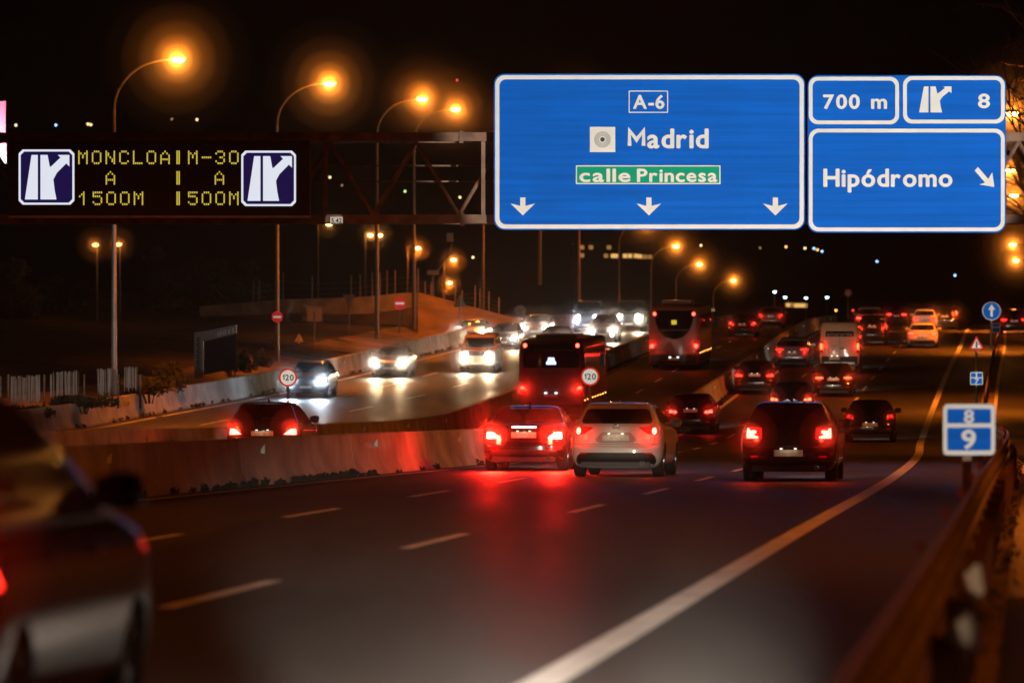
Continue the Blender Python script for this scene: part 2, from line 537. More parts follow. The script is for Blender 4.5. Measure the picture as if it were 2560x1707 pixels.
# ------------------------------------------------------------------ lettering
def arc_(cx, cy, rx, ry, a0, a1, n=None):
    n = n or max(3, int(abs(a1-a0)/18))
    return [(cx+rx*math.cos(R(a0+(a1-a0)*k/n)), cy+ry*math.sin(R(a0+(a1-a0)*k/n))) for k in range(n+1)]
def ell_(cx, cy, rx, ry): return arc_(cx, cy, rx, ry, 0, 360, 22)
GLYPH = {   # advance-free stroke letters of a road sign alphabet: centre lines, cap height 1
 'M': [[(0,0),(0,1),(.38,.40),(.76,1),(.76,0)]], 'H': [[(0,0),(0,1)],[(.62,0),(.62,1)],[(0,.5),(.62,.5)]],
 'P': [[(0,0),(0,1),(.32,1)]+arc_(.32,.73,.26,.27,90,-90)+[(0,.46)]], 'A': [[(0,0),(.36,1),(.72,0)],[(.13,.30),(.59,.30)]],
 'a': [arc_(.25,.47,.23,.24,155,0)+[(.48,0)], [(.48,.41),(.24,.41)]+arc_(.20,.205,.20,.205,90,270)+[(.28,0),(.40,.04),(.48,.14)]],
 'd': [ell_(.26,.35,.26,.35), [(.53,0),(.53,1.06)]], 'p': [ell_(.28,.35,.26,.35), [(0,-.32),(0,.71)]],
 'r': [[(0,0),(0,.71)], arc_(.27,.40,.27,.30,180,80)], 'i': [[(0,0),(0,.71)], [(0,.96),(0,1.02)]],
 'c': [arc_(.27,.355,.27,.355,48,312)], 'l': [[(0,1.06),(0,.13),(.05,.03),(.15,0)]],
 'e': [[(.04,.37),(.54,.37)]+arc_(.27,.355,.27,.355,2,318)[1:]], 'n': [[(0,0),(0,.71)], arc_(.245,.44,.245,.27,180,0)+[(.49,0)]],
 's': [arc_(.21,.53,.20,.18,35,270)+arc_(.21,.175,.21,.175,90,-145)[1:]], 'o': [ell_(.28,.355,.28,.355)],
 '\u00f3': [ell_(.28,.355,.28,.355), [(.26,.93),(.36,1.10)]], 'm': [[(0,0),(0,.71)], arc_(.20,.46,.20,.25,180,0)+[(.40,0)], arc_(.60,.46,.20,.25,180,0)+[(.80,0)]],
 't': [[(.12,.95),(.12,.13),(.17,.03),(.28,0)],[(0,.69),(.28,.69)]], '-': [[(0,.42),(.30,.42)]], ',': [[(.06,.04),(0,-.16)]],
 '0': [ell_(.27,.5,.27,.5)], '1': [[(0,.76),(.20,1),(.20,0)]], '2': [arc_(.26,.73,.26,.27,172,-30)+[(0,0),(.54,0)]],
 '4': [[(.42,0),(.42,1),(0,.27),(.58,.27)]], '5': [[(.46,1),(.07,1),(.03,.56)]+arc_(.23,.32,.28,.32,125,-145)],
 '6': [ell_(.27,.31,.27,.31), arc_(.46,.34,.46,.64,178,98)], '7': [[(0,1),(.50,1),(.17,0)]],
 '8': [ell_(.27,.765,.215,.235), ell_(.27,.265,.27,.265)], '9': [ell_(.27,.69,.27,.31), arc_(.08,.66,.46,.64,-2,-82)]}
def stroke_mb(txt, x0, x1, z0, z1, y0, y1, bold=.20, gap=.18):
    """stroke lettering between x0..x1; z0 is the base line and z1 the cap height; y0 the face"""
    h = z1-z0; st = bold*h
    pos = 0; items = []
    for ch in txt:
        if ch == ' ': pos += .34; continue
        g_ = GLYPH[ch]; wd = max(p[0] for l in g_ for p in l)
        items += [[(pos+p[0], p[1]) for p in l] for l in g_]
        pos += wd + bold + gap - (.06 if ch in 'rA' else 0)
    end = max(p[0] for l in items for p in l); lo = min(p[0] for l in items for p in l)
    ax = (x1-x0-st)/max(end-lo, 1e-6); az = (h-st)
    mb = MB(); k = 0
    for l in items:
        P_ = [Vector((x0+st/2+(p[0]-lo)*ax, z0+st/2+p[1]*az)) for p in l]
        closed = (P_[0]-P_[-1]).length < 1e-6
        if closed: P_ = P_[:-1]
        n = len(P_); L_, R_ = [], []
        for i in range(n):
            d0 = (P_[i]-P_[i-1]) if (i > 0 or closed) else (P_[1]-P_[0])
            d1 = (P_[(i+1)%n]-P_[i]) if (i < n-1 or closed) else d0
            d0 = d0.normalized(); d1 = d1.normalized()
            n0 = Vector((-d0.y,d0.x)); n1 = Vector((-d1.y,d1.x)); m_ = (n0+n1)
            m_ = m_.normalized() if m_.length > 1e-4 else n0
            q = min(1/max(m_.dot(n0), .1), 2.2)
            L_.append(P_[i]+m_*st/2*q); R_.append(P_[i]-m_*st/2*q)
        yy = y0-.0008*(k % 3); k += 1
        vs = [(p.x,yy,p.y) for p in L_]+[(p.x,yy,p.y) for p in R_]+[(p.x,y1,p.y) for p in L_]+[(p.x,y1,p.y) for p in R_]
        fs = []
        for i in range(n if closed else n-1):
            j = (i+1) % n
            fs += [(i,j,n+j,n+i),(2*n+i,3*n+i,3*n+j,2*n+j),(i,2*n+i,2*n+j,j),(n+i,n+j,3*n+j,3*n+i)]
        if not closed: fs += [(0,n,3*n,2*n),(n-1,3*n-1,4*n-1,2*n-1)]
        mb.add(vs, fs)
    return mb

_font_cache = {}
def font_glyph(ch):
    if ch not in _font_cache:
        cu = bpy.data.curves.new('lettering', 'FONT')
        cu.body = ch; cu.size = 1.0; cu.offset = .010; cu.resolution_u = 4
        o = bpy.data.objects.new('lettering', cu); COL.objects.link(o)
        bpy.context.view_layer.update()
        me = bpy.data.meshes.new_from_object(o.evaluated_get(bpy.context.evaluated_depsgraph_get()))
        bpy.data.objects.remove(o); bpy.data.curves.remove(cu)
        _font_cache[ch] = ([(v.co.x, v.co.y) for v in me.vertices], [tuple(p.vertices) for p in me.polygons])
        bpy.data.meshes.remove(me)
    return _font_cache[ch]
FONT_CAP = max(p[1] for p in font_glyph('H')[0])
def text_mb(txt, x0, x1, z0, z1, y0, y1, heavy=.030, gap=.115):
    """letters between x0..x1; z0 base line, z1 cap height; heavy thickens the strokes (share of the cap height)"""
    h = z1-z0; k = 1/FONT_CAP; items = []; pos = 0
    for ch in txt:
        if ch == ' ': pos += .42; continue
        if ch in 'M1':
            wd = .76 if ch == 'M' else .24
            items.append((ch, pos, None)); pos += wd+.17+gap; continue
        V, F = font_glyph(ch); lo = min(p[0] for p in V)*k; hi = max(p[0] for p in V)*k
        items.append((ch, pos, lo)); pos += hi-lo+gap+.05
    total = pos-gap-.05
    ax = (x1-x0)/total; mb = MB()
    hv = heavy*h
    for ch, p0, lo in items:
        if lo is None:
            wd = .76 if ch == 'M' else .24
            g_ = stroke_mb(ch, x0+p0*ax, x0+(p0+wd+.17)*ax, z0, z1, y0, y1, .20)
            mb.add(g_.v, g_.f); continue
        V, F = font_glyph(ch)
        cnt = set()
        for f in F:
            for i in range(len(f)): cnt.add((f[i], f[(i+1)%len(f)]))
        for q, (dx, dz) in enumerate(((0,0),(-hv,0),(hv,0),(0,-hv*.8),(0,hv*.8))):
            yy = y0-.0005*q; n = len(V)
            P_ = [(x0+(p0+v[0]*k-lo)*ax+dx, z0+v[1]*k*h+dz) for v in V]
            vs = [(x,yy,z) for x,z in P_]+[(x,y1,z) for x,z in P_]
            fs = list(F)+[tuple(i+n for i in f[::-1]) for f in F]+[(e1,e0,e0+n,e1+n) for e0,e1 in cnt if (e1,e0) not in cnt]
            mb.add(vs, fs)
    return mb

# ------------------------------------------------------------------ gantry and overhead signs
GY = 128.0
def sx_(u): return (u-1280)*.01            # 1 photo pixel is 1 cm in the plane of the gantry
def sz_(v): return CZ + (790-v)*.01
g = thing('sign_gantry', 'rusty steel truss gantry spanning the whole motorway and carrying the overhead signs', 'gantry', (0, GY, zr(GY)))
gz = zr(GY)
def gbox(name, u0, u1, v0, v1, y0, y1, m='rust'):
    return MB().box(((sx_(u0)+sx_(u1))/2, (y0+y1)/2, (sz_(v0)+sz_(v1))/2-gz), (abs(sx_(u1)-sx_(u0)), abs(y1-y0), abs(sz_(v0)-sz_(v1)))).build(name, M[m], g)
for y in (.35, 1.65):
    gbox('chord', -60, 2790, 329, 351, y, y+.22)
    gbox('chord', -60, 2790, 535, 557, y, y+.22)
for (u1,v1,u2,v2) in [(820+k*217.5*2/2*2, 356, 931+k*217.5*2, 536) for k in range(-2,5)]:
    pass
nodes = []
u = -60
bays = [(u0, u0+216) for u0 in range(-41, 2700, 216)]
for i,(a,b) in enumerate(bays):
    for y in (.44, 1.74):
        mid = (a+b)/2
        for (p,q) in (((a,352),(mid,536)), ((mid,536),(b,352))):
            MB().tube([(sx_(p[0]), y, sz_(p[1])-gz), (sx_(q[0]), y, sz_(q[1])-gz)], .05, 6).build('brace', M['rust'], g)
for i,(a,b) in enumerate(bays[::2]):
    MB().tube([(sx_(a), .5, sz_(340)-gz), (sx_(a), 1.7, sz_(340)-gz)], .05, 6).build('cross_member', M['rust'], g)
    MB().tube([(sx_(a), .5, sz_(546)-gz), (sx_(a), 1.7, sz_(546)-gz)], .05, 6).build('cross_member', M['rust'], g)
for v in (408, 448):
    gbox('walkway_rail', 775, 1250, v-2.2, v+2.2, 1.92, 1.97)
gbox('walkway', -60, 2790, 535, 540, .6, 1.63)
for u0 in (812, 1208):
    gbox('hanger', u0-5, u0+5, 352, 535, .22, .33)
gbox('splice_plate', 1148, 1158, 325, 356, .31, .345)
gbox('splice_plate', 1150, 1160, 530, 564, .31, .345)
for u0 in (-90, 2830):
    MB().box((sx_(u0), 1.1, (sz_(325)-gz)/2), (.5,.6, sz_(325)-gz)).build('post', M['rust'], g)

def rr_px(u0,u1,v0,v1,r,n=7): return rrect(sx_(u0), sx_(u1), sz_(v1), sz_(v0), r*.01, n)
def sign_root(name, label, cat, y=GY):
    return thing(name, label, cat, (0, y, 0))
def arrow_down(cx, v0, v1):
    h = v1-v0
    w1 = 11; w2 = 31
    pts = [(cx-w1/2-1,v0),(cx+w1/2+1,v0),(cx+w1/2+1,v0+h*.47),(cx+w2,v0+h*.33),(cx,v1),(cx-w2,v0+h*.33),(cx-w1/2-1,v0+h*.47)]
    return [(sx_(a), sz_(b)) for a, b in pts]
def fork(u0,u1,v0,v1):
    """motorway exit symbol: two tapering lanes and an arm with an arrow head"""
    U = lambda t: u0+(u1-u0)*t; V = lambda t: v0+(v1-v0)*t
    left = [(0,1),(.15,0.0),(.29,0.0),(.29,1)]
    right = [(.35,1),(.35,.0),(.51,0),(.56,.27),(.60,.25),(.80,.06),(.74,0),(1.0,0),(1.0,.26),(.93,.19),(.72,.40),(.64,.55),(.67,.8),(.71,1)]
    return [[(sx_(U(a)), sz_(V(b))) for a,b in left], [(sx_(U(a)), sz_(V(b))) for a,b in right]]

s = sign_root('direction_sign', 'large blue overhead sign reading A-6 Madrid and calle Princesa with three down arrows', 'road sign')
MB().prism(rr_px(1234.7,2012,184.5,574,26,8), -.06, .12).build('panel', M['sign_blue'], s)
MB().ring(rr_px(1238,2009,188,571,24,8), rr_px(1248.5,1998.5,198.5,560.5,17,8), -.072, -.061).build('border', M['sign_white'], s)
MB().ring(rr_px(1571.5,1670,226.5,282,1.5,2), rr_px(1574,1667.5,229,279.5,.5,2), -.072, -.061).build('route_frame', M['sign_white'], s)
text_mb('A-6', sx_(1583), sx_(1660), sz_(271), sz_(238), -.074, -.061).build('lettering', M['sign_white'], s)
MB().prism(rr_px(1474.5,1538,317,380,.5,2), -.070, -.061).build('city_emblem', M['sign_white'], s)
e = MB()
cx, cz = sx_(1506), sz_(348.5)
e.prism(circ(cx,cz,.058,24), -.076, -.071)
for r_ in (.10,.125,.15,.175,.20): e.ring(circ(cx,cz,r_,40), circ(cx,cz,r_-.008,40), -.076, -.071)
e.build('emblem_rings', M['sign_black'], s)
text_mb('Madrid', sx_(1569), sx_(1770), sz_(369), sz_(322), -.074, -.061).build('lettering', M['sign_white'], s)
MB().prism(rr_px(1439.5,1801,413,460,1,2), -.068, -.061).build('street_frame', M['sign_white'], s)
MB().prism(rr_px(1442.5,1798,416,457,.5,2), -.073, -.069).build('street_panel', M['sign_green'], s)
text_mb('calle', sx_(1449), sx_(1575), sz_(453.5), sz_(422), -.078, -.074).build('lettering', M['sign_white'], s)
text_mb('Princesa', sx_(1593), sx_(1792), sz_(453.5), sz_(422), -.078, -.074).build('lettering', M['sign_white'], s)
for c in (1307, 1622, 1938):
    MB().prism(arrow_down(c, 493, 538), -.072, -.061).build('arrow', M['sign_white'], s)

s = sign_root('exit_sign', 'blue overhead sign board reading 700 m, exit 8 and Hip\u00f3dromo with slanted arrow', 'road sign')
MB().prism(rr_px(2019,2514,188,581,26,8), -.05, .12).build('panel', M['sign_blue'], s)
for (a,b,c,d,rr) in ((2021.5,2247,192,310.5,22), (2257,2511,190.5,308.5,22), (2021.5,2511,321.5,577.5,24)):
    MB().ring(rr_px(a,b,c,d,rr,8), rr_px(a+9.5,b-9.5,c+9.5,d-9.5,rr-7,8), -.062, -.051).build('border', M['sign_white'], s)
text_mb('700', sx_(2058), sx_(2148), sz_(271), sz_(237), -.064, -.051).build('lettering', M['sign_white'], s)
text_mb('m', sx_(2178), sx_(2216), sz_(271), sz_(236), -.064, -.051).build('lettering', M['sign_white'], s)
text_mb('8', sx_(2445), sx_(2473), sz_(269), sz_(235), -.064, -.051).build('lettering', M['sign_white'], s)
text_mb('Hip\u00f3dromo', sx_(2059), sx_(2379), sz_(465), sz_(422), -.064, -.051).build('lettering', M['sign_white'], s)
mbx = MB()
for p in fork(2297, 2378, 216, 281): mbx.prism(p, -.064, -.051)
mbx.build('exit_symbol', M['sign_white'], s)
ap = [(2444,417),(2436,426),(2462,456),(2448,461),(2485,467),(2480,430),(2470,447)]
MB().prism([(sx_(a), sz_(b)) for a,b in ap], -.064, -.051).build('arrow', M['sign_white'], s)

# variable message sign
FONT = {'M':["10001","11011","10101","10101","10001","10001","10001"],'O':["01110","10001","10001","10001","10001","10001","01110"],
'N':["10001","11001","11001","10101","10011","10011","10001"],'C':["01110","10001","10000","10000","10000","10001","01110"],
'L':["10000","10000","10000","10000","10000","10000","11111"],'A':["00100","01010","10001","10001","11111","10001","10001"],
'-':["00000","00000","00000","11111","00000","00000","00000"],'3':["01110","10001","00001","00110","00001","10001","01110"],
'0':["01110","10001","10001","10001","10001","10001","01110"],'1':["00100","01100","10100","00100","00100","00100","00100"],
'5':["11111","10000","11110","00001","00001","10001","01110"],'|':["01100","01100","01100","01100","01100","01100","01100"]}
s = sign_root('message_sign', 'black LED message board showing MONCLOA and M-30 in amber between two lane symbols', 'LED sign', GY)
bx = MB(); bx.box(((sx_(24)+sx_(775))/2, .04, (sz_(351)+sz_(540))/2), (sx_(775)-sx_(24), .50, sz_(351)-sz_(540)))
bx.build('cabinet', M['led_black'], s)
MB().box(((sx_(24)+sx_(777))/2, -.16, sz_(541.5)), (7.53, .28, .055)).build('ledge', M['steel'], s)
fr = MB()
fr.box((sx_(776), -.20, sz_(446)), (.02,.06,1.9)); fr.box(((sx_(24)+sx_(775))/2, -.20, sz_(350.5)), (7.5,.06,.012))
fr.build('frame', M['rust'], s)
def led_row(txt, u0, v0, v1, pitch=34.15):
    for k, ch in enumerate(txt):
        if ch == ' ': continue
        mb = MB(); rows = FONT[ch]
        cw = 25.0/5; rh = (v1-v0)/7.0
        for i in range(7):
            for j in range(5):
                if rows[i][j] == '1':
                    a = u0 + k*pitch + j*cw; b = v0 + i*rh
                    for h in (0, .5):
                        x0, x1 = sx_(a+.6), sx_(a+cw*.80)
                        z0, z1 = sz_(b+h*rh+rh*.38), sz_(b+h*rh)
                        mb.prism([(x0,z0),(x1,z0),(x1,z1),(x0,z1)], -.222, -.211)
        mb.build('led_character', M['led_amber'], s)
led_row('MONCLOA', 197, 377, 411); led_row('|M-30', 437, 377, 411)
led_row('A', 265.5, 428, 462); led_row('|', 437, 428, 462); led_row('A', 537.5, 428, 462)
led_row('1500M', 199, 479, 513); led_row('|500M', 437, 479, 513)
def octo(u0,u1,v0,v1,c): return [(sx_(a),sz_(b)) for a,b in ((u0+c,v0),(u1-c,v0),(u1,v0+c),(u1,v1-c),(u1-c,v1),(u0+c,v1),(u0,v1-c),(u0,v0+c))]
for (u0,u1,v0,v1) in ((49,188,374,511.5),(604.5,741,377,515)):
    MB().prism(octo(u0,u1,v0,v1,10), -.219, -.211).build('pictogram_panel', M['led_blue'], s)
    MB().ring(octo(u0,u1,v0,v1,10), octo(u0+5,u1-5,v0+5,v1-5,9), -.227, -.2195).build('pictogram_frame', M['led_white'], s)
    mbx = MB()
    for p in fork(u0+15.5, u0+126.5, v0+13.5, v1-13): mbx.prism(p, -.227, -.2195)
    mbx.build('pictogram', M['led_white'], s)

s = sign_root('height_plate', 'small white plate reading 5,42 under the gantry truss', 'height plate', GY)
MB().prism(rr_px(825,856,541,557,.4,2), .20, .33).build('plate', M['sign_white'], s)
text_mb('5,42', sx_(828), sx_(853.5), sz_(557-1.0), sz_(544.5), .192, .199).build('lettering', M['sign_black'], s)

# ------------------------------------------------------------------ vehicles
def subdiv_poly(poly, n=2):
    bm = bmesh.new()
    # densify the outline so the patch follows the curved body
    pts = []
    for i, p in enumerate(poly):
        q = poly[(i+1) % len(poly)]
        L = math.hypot(q[0]-p[0], q[1]-p[1]); k = max(1, int(L/.12))
        for j in range(k): pts.append((p[0]+(q[0]-p[0])*j/k, p[1]+(q[1]-p[1])*j/k))
    f = bm.faces.new([bm.verts.new((a, 0, b)) for a, b in pts])
    bmesh.ops.triangulate(bm, faces=[f])
    big = max(max(p[0] for p in poly)-min(p[0] for p in poly), max(p[1] for p in poly)-min(p[1] for p in poly))
    for _ in range(2 if big > .5 else 1):
        bmesh.ops.subdivide_edges(bm, edges=bm.edges[:], cuts=1, use_grid_fill=False)
        bmesh.ops.triangulate(bm, faces=bm.faces[:])
    bm.verts.index_update()
    V = [(v.co.x, v.co.z) for v in bm.verts]; F = [tuple(v.index for v in f.verts) for f in bm.faces]
    B = [(e.verts[0].index, e.verts[1].index) for e in bm.edges if len(e.link_faces) == 1]
    bm.free()
    return V, F, B

def roundp(poly, r=.02, n=3):
    """round the corners of a polygon"""
    out = []; N = len(poly)
    for i in range(N):
        p0 = Vector(poly[i-1]); p = Vector(poly[i]); p1 = Vector(poly[(i+1)%N])
        a = (p0-p); b = (p1-p)
        d = min(r, a.length*.45, b.length*.45)
        a = p + a.normalized()*d; b = p + b.normalized()*d
        for k in range(n+1):
            t = k/n
            q = a*(1-t)**2 + p*2*t*(1-t) + b*t*t
            out.append((q.x, q.y))
    return out

TEMPL = {
'hatch': [(.18,.72,-1.93,1.95,.35,.5),(.24,.81,-2.01,2.05,.38,.55),(.40,.875,-2.08,2.12,.42,.6),(.55,.888,-2.08,2.13,.45,.62),
  (.63,.893,-2.05,2.10,.45,.62),(.75,.893,-2.02,2.02,.45,.60),(.86,.885,-1.99,1.80,.44,.55),(.93,.868,-1.96,1.30,.42,.45),
  (.99,.84,-1.93,.92,.40,.35),(1.05,.805,-1.88,.80,.38,.30),(1.20,.735,-1.73,.50,.33,.25),(1.32,.67,-1.60,.20,.28,.22),
  (1.40,.615,-1.54,-.05,.26,.22),(1.438,.55,-1.42,-.25,.24,.2),(1.458,.40,-1.15,-.45,.2,.2),(1.468,.07,-.85,-.7,.05,.05)],
'sedan': [(.18,.72,-2.13,2.1,.35,.5),(.24,.81,-2.2,2.2,.38,.55),(.40,.875,-2.27,2.28,.42,.6),(.55,.888,-2.27,2.29,.45,.62),
  (.64,.893,-2.24,2.25,.45,.62),(.76,.893,-2.22,2.15,.45,.60),(.87,.885,-2.20,1.92,.44,.55),(.94,.868,-2.17,1.45,.42,.45),
  (.985,.845,-2.08,1.05,.40,.38),(1.02,.81,-1.68,.93,.36,.33),(1.16,.735,-1.36,.62,.33,.25),(1.28,.665,-1.06,.30,.28,.22),
  (1.355,.61,-.86,.05,.26,.22),(1.39,.54,-.72,-.08,.22,.2),(1.408,.40,-.58,-.2,.18,.16),(1.416,.07,-.42,-.32,.04,.04)],
'van': [(.30,.80,-2.55,2.5,.12,.4),(.36,.90,-2.62,2.58,.14,.5),(.55,.97,-2.68,2.66,.16,.6),(.80,.99,-2.70,2.66,.16,.6),
  (1.05,.995,-2.70,2.5,.16,.55),(1.2,.99,-2.70,1.95,.16,.45),(1.4,.98,-2.69,1.75,.16,.4),(1.8,.955,-2.67,1.4,.16,.3),
  (2.15,.925,-2.64,1.1,.16,.25),(2.36,.89,-2.60,.85,.16,.22),(2.44,.84,-2.55,.7,.14,.2),(2.48,.70,-2.4,.5,.12,.16),(2.495,.1,-1.5,-.5,.05,.05)],
'bus': [(.28,1.18,-5.9,5.9,.16,.2),(.36,1.24,-5.97,5.97,.2,.25),(.7,1.262,-6.0,6.0,.22,.28),(1.2,1.27,-6.0,6.0,.22,.28),(1.8,1.27,-5.98,5.98,.22,.28),
  (2.4,1.262,-5.94,5.92,.22,.28),(2.9,1.245,-5.89,5.85,.22,.28),(3.08,1.22,-5.84,5.8,.22,.26),(3.19,1.14,-5.72,5.7,.2,.22),(3.235,.98,-5.5,5.5,.18,.2),(3.25,.2,-4,4,.05,.05)],
'boxy': [(.30,.76,-1.95,1.95,.2,.3),(.36,.86,-2.02,2.02,.22,.32),(.55,.89,-2.06,2.08,.24,.34),(.85,.90,-2.06,2.08,.24,.34),(1.02,.89,-2.05,2.02,.22,.3),
  (1.10,.87,-2.04,1.7,.22,.28),(1.15,.85,-2.03,.85,.2,.25),(1.3,.83,-2.02,.72,.2,.22),(1.6,.79,-2.0,.52,.2,.2),(1.72,.76,-1.97,.4,.2,.2),(1.78,.68,-1.9,.25,.18,.18),(1.80,.3,-1.5,-.2,.1,.1)],
}
class Body:
    P = 3.0
    def __init__(s, kind, L=1.0, W=1.0, H=1.0, lift=0.0, upright=0.0):
        T = np.array(TEMPL[kind], float)
        s.kind = kind
        if upright:     # estate / MPV tail
            zz = T[:,0]
            m = zz > .95
            T[m,2] = T[m,2] + (np.minimum(T[m,2], -1.9) - T[m,2])*upright*np.clip((1.46-zz[m])/.08, .25, 1)
        T[:,0] = T[:,0]*H + lift; T[:,1] *= W; T[:,2:4] *= L
        idx = np.arange(len(T)); fs = [pchip(idx, T[:,k]) for k in range(6)]
        t = np.linspace(0, len(T)-1, (len(T)-1)*4+1)
        s.rows = np.array([[f(q) for f in fs] for q in t])
        t2 = np.linspace(0, len(T)-1, 600)
        s.tab = np.array([[f(q) for f in fs] for q in t2])
        s.zmax = T[-1,0]; s.zmin = T[0,0]; s.W = T[:,1].max(); s.yr = T[:,2].min(); s.yf = T[:,3].max()
    def at(s, z): return [float(np.interp(z, s.tab[:,0], s.tab[:,k])) for k in range(6)]
    def rear(s, x, z):
        _, w_, yr, yf, dr, df = s.at(z); q = min(.9995, abs(x)/w_)
        return yr + dr*(1-(1-q**s.P)**(1/s.P))
    def front(s, x, z):
        _, w_, yr, yf, dr, df = s.at(z); q = min(.9995, abs(x)/w_)
        return yf - df*(1-(1-q**s.P)**(1/s.P))
    def side(s, y, z):
        _, w_, yr, yf, dr, df = s.at(z)
        if y < yr+dr: q = min(.999, max(0, (yr+dr-y)/dr)); return w_*(1-q**s.P)**(1/s.P)
        if y > yf-df: q = min(.999, max(0, (y-yf+df)/df)); return w_*(1-q**s.P)**(1/s.P)
        return w_
    def ring(s, row):
        z, w_, yr, yf, dr, df = row; P = s.P; pts = []
        n = 12
        for k in range(-n, n+1):                 # rear
            a = k/n*math.pi/2; x = w_*math.copysign(abs(math.sin(a))**(2/P), a)
            pts.append((x, yr+dr*(1-abs(math.cos(a))**(2/P)), z))
        for k in range(1, 12): pts.append((w_, yr+dr+(yf-df-yr-dr)*k/12, z))
        for k in range(n, -n-1, -1):
            a = k/n*math.pi/2; x = w_*math.copysign(abs(math.sin(a))**(2/P), a)
            pts.append((x, yf-df*(1-abs(math.cos(a))**(2/P)), z))
        for k in range(1, 12): pts.append((-w_, yf-df+(yr+dr-yf+df)*k/12, z))
        return pts
    def mesh(s, m, parent, wheels, wr):
        mb = MB(); vs = []; n = None
        for row in s.rows:
            r = s.ring(row); n = len(r); vs += r
        fs = []
        for i in range(len(s.rows)-1):
            for k in range(n):
                k2 = (k+1) % n
                fs.append((i*n+k, i*n+k2, (i+1)*n+k2, (i+1)*n+k))
        fs.append(tuple(range(n))[::-1]); fs.append(tuple((len(s.rows)-1)*n+k for k in range(n)))
        o = mb.add(vs, fs).build('body', m, None)
        if wheels:
            c = MB()
            for wy in wheels:
                for sg in (-1, 1):
                    x0, x1 = sg*(s.W-.30), sg*(s.W+.3)
                    c.lathe([(0,x0),(wr+.055,x0),(wr+.055,x1),(0,x1)], 'x', 32, (0, wy, wr))
            bmc = bmesh.new()
            cut = c.build('arch_cutter', M['trim'])
            bmc.from_mesh(cut.data); bmesh.ops.remove_doubles(bmc, verts=bmc.verts, dist=1e-5)
            bmesh.ops.recalc_face_normals(bmc, faces=bmc.faces); bmc.to_mesh(cut.data); bmc.free()
            md = o.modifiers.new('arch', 'BOOLEAN'); md.object = cut; md.operation = 'DIFFERENCE'; md.solver = 'EXACT'
            try: md.material_mode = 'TRANSFER'
            except Exception: pass
            bpy.context.view_layer.update()
            me = bpy.data.meshes.new_from_object(o.evaluated_get(bpy.context.evaluated_depsgraph_get()))
            o.modifiers.clear(); o.data = me
            bpy.data.objects.remove(cut)
        me = o.data
        me.polygons.foreach_set('use_smooth', [True]*len(me.polygons)); me.set_sharp_from_angle(angle=R(38))
        o.parent = parent; o.name = 'body'
        return o
    def patch(s, name, where, poly, m, parent, off=.006, depth=.015, rnd=.02):
        if rnd: poly = roundp(poly, rnd)
        V, F, B = subdiv_poly(poly)
        n = len(V); out = []; back = []
        for a, b in V:
            if where == 'rear': p = (a, s.rear(a,b)-off, b); q = (a, p[1]+depth, b)
            elif where == 'front': p = (a, s.front(a,b)+off, b); q = (a, p[1]-depth, b)
            else:
                sg = 1 if where == 'right' else -1
                x = s.side(a,b)
                p = (sg*(x+off), a, b); q = (sg*(x+off-depth), a, b)
            out.append(p); back.append(q)
        fs = list(F) + [tuple(i+n for i in f[::-1]) for f in F] + [(a,b,b+n,a+n) for a,b in B]
        mb = MB(); mb.add(out+back, fs)
        return mb.build(name, m, parent, smooth=40)

def wheel(parent, x, y, r, wd=.21, rim=True):
    sg = 1 if x > 0 else -1
    wd_ = wd/2
    prof = [(r*.62,-wd_),(r*.9,-wd_),(r*.97,-wd_*.85),(r,-wd_*.6),(r,wd_*.6),(r*.97,wd_*.85),(r*.9,wd_),(r*.62,wd_)]
    o = MB().lathe(prof, 'x', 28, (x, y, r)).build('wheel', M['tyre'], parent, smooth=40)
    if rim:
        mb = MB(); mb.lathe([(r*.64, sg*wd_*.9),(r*.60, sg*wd_*.92),(r*.57, sg*wd_*.4),(r*.56,-sg*wd_*.5)], 'x', 28, (x,y,r))
        mb.lathe([(.001, sg*wd_*.75),(r*.16, sg*wd_*.72),(r*.18, sg*wd_*.3)], 'x', 14, (x,y,r))
        for k in range(5):
            a = 2*math.pi*k/5
            mb.box((x+sg*wd_*.55, y+math.cos(a)*r*.36, r+math.sin(a)*r*.36), (wd_*.25, r*.5, r*.13), rx=a)
        mb.build('rim', M['rim'], o, smooth=40)
    return o

def mir(poly): return [(-a, b) for a, b in poly]

LAMPS = {   # right-hand rear lamp outlines (x, z): housing, lit pieces
 'swept': ([(.43,.965),(.70,.985),(.825,.975),(.835,.87),(.78,.815),(.62,.835)], [[(.70,.955),(.765,.965),(.785,.87),(.755,.825),(.705,.835),(.69,.89)]]),
 'ell':   ([(.50,.985),(.78,.985),(.80,.80),(.78,.775),(.50,.775)], [[(.735,.975),(.775,.975),(.785,.79),(.56,.79),(.56,.828),(.735,.835)], [(.60,.875),(.70,.875),(.70,.935),(.60,.935)]]),
 'brake': ([(.46,.69),(.83,.68),(.82,.85),(.66,.85)], [[(.50,.70),(.80,.69),(.79,.835),(.66,.83)]]),
 'twin':  ([(.48,.77),(.82,.77),(.80,.91),(.56,.89)], [[(.50,.785),(.63,.785),(.63,.85),(.54,.86)], [(.655,.78),(.80,.78),(.785,.89),(.655,.87)]]),
 'bar':   ([(.42,.80),(.82,.79),(.80,.91),(.44,.89)], [[(.46,.825),(.79,.82),(.775,.875),(.47,.87)]]),
 'dot':   ([(.55,.80),(.83,.80),(.80,.96),(.60,.94)], [[(.68,.84),(.77,.84),(.755,.92),(.68,.92)]]),
 'tall':  ([(.72,.75),(.87,.75),(.82,1.12),(.73,1.12)], [[(.745,.86),(.845,.86),(.81,1.05),(.75,1.05)]]),
 'slim':  ([(.40,.86),(.82,.86),(.80,.95),(.40,.94)], [[(.42,.885),(.80,.885),(.79,.925),(.42,.92)]]),
}

